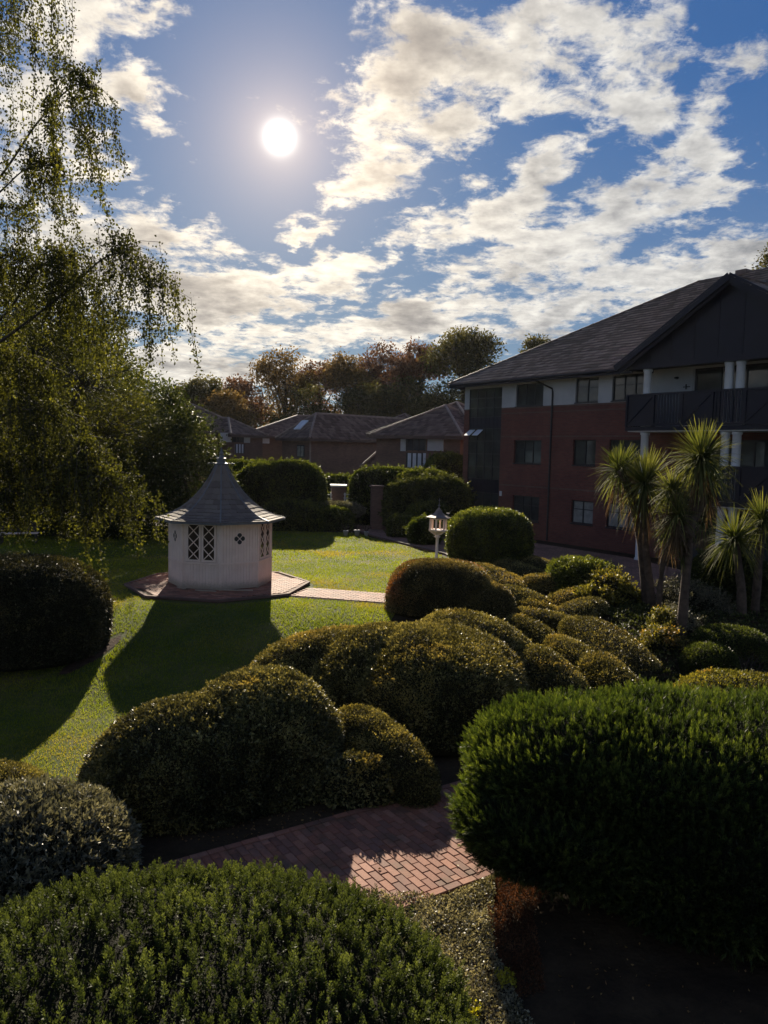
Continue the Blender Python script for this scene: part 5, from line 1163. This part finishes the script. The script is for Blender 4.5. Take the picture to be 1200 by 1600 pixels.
for i, (lab, q) in enumerate((('boxy dark bush beside the path under the long hedge', (608, 652, 806, 37.8, 1.6, 4.5)), ('dark leafy bush in shade behind the lantern', (632, 700, 786, 38.5, 2.0, 2.6)), ('round ball bush just left of the lantern head', (640, 690, 811, 35.0, 1.6, 2.3)))):
    hedge(lab, [q], 310+i, tuft=30, name='clipped_bush', per=1100, L=.08)
c = gnd(556, 838); rng_ = random.Random(5)
for i, (dx, s, lab) in enumerate(((-.5, .8, 'left one of three pale plant pots at the end of the dark hedge'), (.05, .9, 'largest pale plant pot, between two smaller ones by the hedge gap'), (.5, .7, 'smallest pale plant pot, nearest the brick walk'))):
    t = thing('plant_pot', lab, 'plant pot', (c[0]+dx, c[1]+rng_.uniform(-.2, .2), 0), 0, 'pale plant pots at the hedge end')
    MB().lathe([(.10*s, 0), (.16*s, .30*s), (.18*s, .31*s), (.16*s, .34*s)], 12).build('pot', M['render'], t, True)
    q = MB()
    for k in range(7): a = k*.9; q.tube([(0, 0, .3*s), (.1*math.cos(a), .1*math.sin(a), .5*s), (.22*math.cos(a), .22*math.sin(a), .62*s+.1*(k % 2))], .012, 4)
    q.build('stem', M['bark'], t)

# ------------------------------------------------------------------ weeping birch hanging in from the left
def birch():
    rng = np.random.default_rng(401); org = np.array([-10.2, 15.5, -.7]); t = thing('weeping_birch', 'weeping birch whose arching boughs and hanging leaf strands fill the left edge', 'tree', org)
    def Q(x, y, Y): return at(x, y, Y)
    tr = MB(); top = np.array([-9.4, 15.8, 13.5]); tr.tube([(0, 0, -.1), (.05, 0, 1.5), (.25, .1, 6), (.5, .2, 10), top-org], [.32, .24, .18, .12, .06], 10)
    limbs = [ # control points (x, y, Y), strands, length range, droops
      ([(-160, 420, 15.3), (-20, 300, 14.6), (60, 190, 14.2), (118, 133, 14), (150, 150, 13.9)], 40, (.7, 2.5), .35),
      ([(-160, 420, 15.3), (-60, 350, 15), (0, 300, 14.5), (42, 264, 14.2), (95, 258, 14)], 42, (.4, 1.5), .3),
      ([(-170, 200, 15.5), (-60, 40, 15), (20, -40, 14.5), (70, -20, 14.2)], 40, (.8, 2.6), .2),
      ([(-170, 200, 15.5), (-80, -60, 15), (0, -120, 14.5), (40, -90, 14.2)], 16, (.8, 1.6), .2),
      ([(-150, 640, 15.3), (20, 520, 14.6), (110, 450, 14), (165, 402, 13.8), (205, 402, 13.7), (236, 450, 13.6)], 60, (.6, 2.0), .45),
      ([(-150, 640, 15.3), (0, 500, 15), (60, 420, 14.6), (100, 405, 14.4), (130, 440, 14.3)], 44, (.5, 2.0), .2),
      ([(-150, 600, 15.3), (-60, 420, 15), (-10, 330, 14.7), (30, 330, 14.5)], 22, (.5, 2.0), .2),
      ([(-150, 500, 15.8), (-30, 420, 15.5), (20, 400, 15.3), (70, 440, 15.2)], 34, (.6, 2.2), .2),
      ([(-150, 740, 15.3), (-20, 660, 14.3), (60, 640, 13.8), (110, 680, 13.6), (140, 720, 13.5)], 80, (.5, 2.0), .25),
      ([(-150, 820, 15.3), (20, 740, 14), (120, 735, 13.6), (175, 760, 13.4), (215, 795, 13.3)], 88, (.4, 1.15), .25),
      ([(-150, 700, 15.5), (-40, 600, 15), (20, 560, 14.8), (70, 600, 14.6)], 80, (.6, 2.4), .2),
      ([(-150, 860, 15.3), (-20, 800, 14), (50, 760, 13.7), (100, 770, 13.6)], 60, (.4, .95), .2),
      ([(-150, 760, 15.5), (-60, 700, 14.5), (-20, 700, 14.2), (10, 740, 14)], 70, (.5, 1.5), .2)]
    bo = MB(); tw = MB(); PP, DD, TT = [], [], []
    for ctrl, ns, (l0, l1_), side in limbs:
        C_ = [Q(*c) for c in ctrl]; fine = []
        for i in range(len(C_)-1):
            p0 = C_[max(i-1, 0)]; p1, p2 = C_[i], C_[i+1]; p3 = C_[min(i+2, len(C_)-1)]
            for k in range(6):
                u = k/6; fine.append(.5*((2*p1)+(-p0+p2)*u+(2*p0-5*p1+4*p2-p3)*u*u+(-p0+3*p1-3*p2+p3)*u**3))
        fine.append(C_[-1]); fine = np.array(fine); root = org+np.array([.3, .1, max(2, fine[0][2]-1.2)]); full = np.concatenate([[root, (root+fine[0])/2+np.array([0, 0, .2])], fine]); k = len(full)
        bo.tube(full-org, [.036*(1-.88*(i/k)**.75) for i in range(k)], 6)
        m_ = len(fine)
        cl = rng.uniform(.15, 1, max(4, ns//5))**.8
        for s in range(int(ns*1.25)):
            f = float(np.clip(cl[rng.integers(len(cl))]+rng.normal()*.018, .1, 1))*(m_-1.001); i = int(f); p = fine[i]+(fine[i+1]-fine[i])*(f-i)
            # short side twig, then the strand falls from its end
            out = np.array([rng.normal()*.34, rng.normal()*.7, rng.uniform(-.05, .4)])*(.35+side); e = p+out; mid = (p+e)/2+np.array([0, 0, .12])
            L = rng.uniform(l0, l1_)*rng.uniform(.65, 1.15); drift = rng.normal(size=2)*.10+np.array([.05, 0]); n = int(L/.0105); hh = np.linspace(0, 1, n)
            S0 = np.stack([e[0]+drift[0]*hh*L+.03*np.sin(hh*7+s), e[1]+drift[1]*hh*L, e[2]-L*hh+.10*np.exp(-hh*6)*0], 1); pre = np.stack([p+(mid-p)*q for q in np.linspace(.3, 1, 8)]+[mid+(e-mid)*q for q in np.linspace(.1, 1, 10)])
            st_ = np.concatenate([pre, S0[::max(1, n//6)]]); tw.tube(np.concatenate([[p, mid, e], S0[::max(1, n//4)][1:]])-org, .0045, 3, False)
            A = np.concatenate([pre, S0]); den = rng.uniform(.5, 1.15); A = A[rng.random(len(A)) < den]; A = A+rng.normal(size=A.shape)*.046; PP.append(A); DD.append(nrm(rng.normal(size=A.shape)*.7+np.array([0, 0, -1.0]))); TT.append(np.clip(rng.random()*.45+rng.random(len(A))*.5, 0, 1))
    P = np.concatenate(PP); V, F = cards(P-org, np.concatenate(DD),   .055*rng.uniform(.6, 1.25, len(P)), .044*rng.uniform(.6, 1.2, len(P)), rng)
    tr.build('trunk', M['bark'], t, True); bo.build('bough', M['bark'], t, True); cr = fast('crown', V, F, M['birch'], t, tone=np.repeat(np.concatenate(TT), 4)); tw.build('twig', M['bark'], cr)
birch()
# ------------------------------------------------------------------ trees behind the lawn on the left
def L_(x, y, Y, rx, ry, rz): return Lobe(at(x, y, Y), (rx, ry, rz), 2.0)
tree('leafy_tree', 'broad green tree with a dark forked trunk behind the weeping birch', (*gnd(88, 838)[:2], 0), at(84, 655, 30), [L_(60, 560, 30, 2.6, 2.4, 2.3), L_(130, 600, 29, 2.3, 2.2, 2.0), L_(20, 640, 29, 2.4, 2.2, 2.2), L_(110, 690, 29.5, 2.3, 2, 1.6), L_(180, 670, 31, 1.9, 2, 1.9), L_(40, 490, 31, 2.2, 2.2, 1.8), L_(150, 520, 31, 1.7, 1.7, 1.4)], M['birch'], 1500, 20, .24, .10, .07, 501, tr=.22)
tree('dense_tree', 'dark glossy evergreen mass sloping down to the summerhouse roof', (*at(215, 830, 36)[:2], 0), at(215, 720, 36), [L_(170, 690, 36, 2.6, 2.4, 2.6), L_(235, 700, 36, 2.6, 2.2, 2.6), L_(285, 735, 35.5, 2.0, 2.0, 2.6), L_(300, 780, 35, 1.8, 2.0, 2.4), L_(215, 790, 35, 3.0, 2.0, 2.6), L_(140, 780, 35, 3.0, 2.0, 2.8), L_(60, 770, 36, 3.0, 2, 3.0), L_(-20, 770, 36, 3, 2, 3)], M['dense'], 2600, 17, .26, .17, .10, 502, tr=.25, shell=.72, twigs=6)
tree('dense_tree', 'tall olive tree behind the evergreen mass at left', (*at(120, 830, 46)[:2], 0), at(120, 680, 46), [L_(130, 610, 46, 4, 3, 3.4), L_(210, 650, 46, 3.4, 3, 2.6), L_(50, 600, 46, 4, 3, 4), L_(250, 690, 46, 2.6, 2.4, 2.2), L_(-20, 620, 46, 4, 3, 4)], M['hedge'], 1800, 18, .38, .2, .13, 503, tr=.3, twigs=6)
# ------------------------------------------------------------------ wood beyond the houses
def far(label, x, yt, w, Y, mat, seed, n=900, per=13, spread=0, shell=.45, twigs=2, name='tree'):
    top = at(x, yt, Y)[2]; W = w/2/FPX*Y; b = (at(x, 700, Y)[0], Y, 0.); rng = random.Random(seed); H = top
    lobes = [Lobe((b[0]+rng.uniform(-.5, .5)*W*.3, Y, H-W*.42), (W*.55, W*.5, W*.42), 2)]
    for i in range(6):
        a = i*1.05+rng.uniform(-.3, .3); h = H-W*rng.uniform(.55, 1.25); lobes.append(Lobe((b[0]+math.cos(a)*W*.62, Y+math.sin(a)*W*.5, h), (W*rng.uniform(.36, .52),)*2+(W*rng.uniform(.38, .5),), 2))
    lobes.append(Lobe((b[0], Y, H*.45), (W*.8, W*.6, H*.28), 2)); lobes.append(Lobe((b[0]+W*.2, Y, H*.2), (W*.9, W*.6, H*.24), 2))
    tree(name, label, b, (b[0], Y, H*.72), lobes, M[mat], n, per, W*.105, .34*Y/100, .22*Y/100, seed, tr=.32*H/18, shell=shell, twigs=twigs, group=None)
FT = [('round dark tree at the left end of the wood', 313, 590, 82, 92, 'olive', 900, .6, 4), ('low russet tree above the garage house roof', 372, 592, 95, 96, 'russet', 800, .4, 2), ('open branched autumn tree with sky showing through its crown', 445, 545, 110, 100, 'autumn', 700, .25, 1),
  ('thin topped autumn tree left of the wood centre', 500, 565, 80, 104, 'russet', 600, .3, 1), ('brown leafed tree above the skylight house', 545, 553, 90, 98, 'autumn', 800, .35, 2), ('wide russet tree at the middle of the wood', 600, 540, 105, 102, 'russet', 900, .35, 2),
  ('russet tree with bare upper twigs beside the tall dark tree', 650, 535, 85, 96, 'russet', 750, .3, 1), ('tallest dark green tree beside the apartment roof', 722, 512, 112, 88, 'olive', 1300, .5, 3), ('green tree top peeping over the apartment roof', 838, 523, 60, 95, 'olive', 350, .3, 2),
  ('lower dark tree in front of the russet tree', 575, 600, 90, 88, 'olive', 600, .5, 4), ('dark tree filling the middle behind the roofs', 640, 590, 100, 90, 'olive', 800, .5, 4), ('dim brown tree behind the left house roofs', 350, 612, 90, 86, 'autumn', 600, .5, 3), ('dim tree behind the panelled house', 470, 605, 120, 90, 'olive', 700, .5, 3), ('dark tree behind the bay house roof', 690, 600, 90, 84, 'olive', 800, .5, 4)]
for i, (lab, x, yt, w, Y, mat, n, sh, tg) in enumerate(FT): far(lab, x, yt, w, Y, mat, 600+i, n, 13, shell=sh, twigs=tg)
far('dark leafy tree rising over the ridge at the top right', 1215, 372, 95, 62, 'olive', 640, 800, 15, shell=.45, twigs=3)
rng = np.random.default_rng(9)
for i, (x, w, yt) in enumerate(((270, 120, 640), (420, 150, 632), (560, 150, 628), (700, 150, 622), (860, 150, 600))): far(['understorey thicket at the left end of the wood', 'understorey thicket behind the garage house', 'understorey thicket behind the skylight house', 'understorey thicket behind the bay house', 'understorey thicket behind the apartment block'][i], x, yt, w, 108, 'olive', 660+i, 500, 14, shell=.5, twigs=0, name='thicket')

# ------------------------------------------------------------------ thin afternoon haze
hm = bpy.data.materials.new('haze'); hm.use_nodes = True; hn = NT(hm.node_tree); hn.n.clear(); ho = hn.new('ShaderNodeOutputMaterial'); hv = hn.new('ShaderNodeVolumePrincipled')
hv.inputs['Color'].default_value = (.92, .93, 1, 1); hv.inputs['Density'].default_value = .00006; hv.inputs['Anisotropy'].default_value = .35; hn.l.new(hv.outputs[0], ho.inputs['Volume'])
hb = MB(); hb.box(-175, 175, -45, 235, -1, 28); tag(hb.build('haze', hm), 'thin bright haze over the garden and the wood', 'haze', kind='stuff')
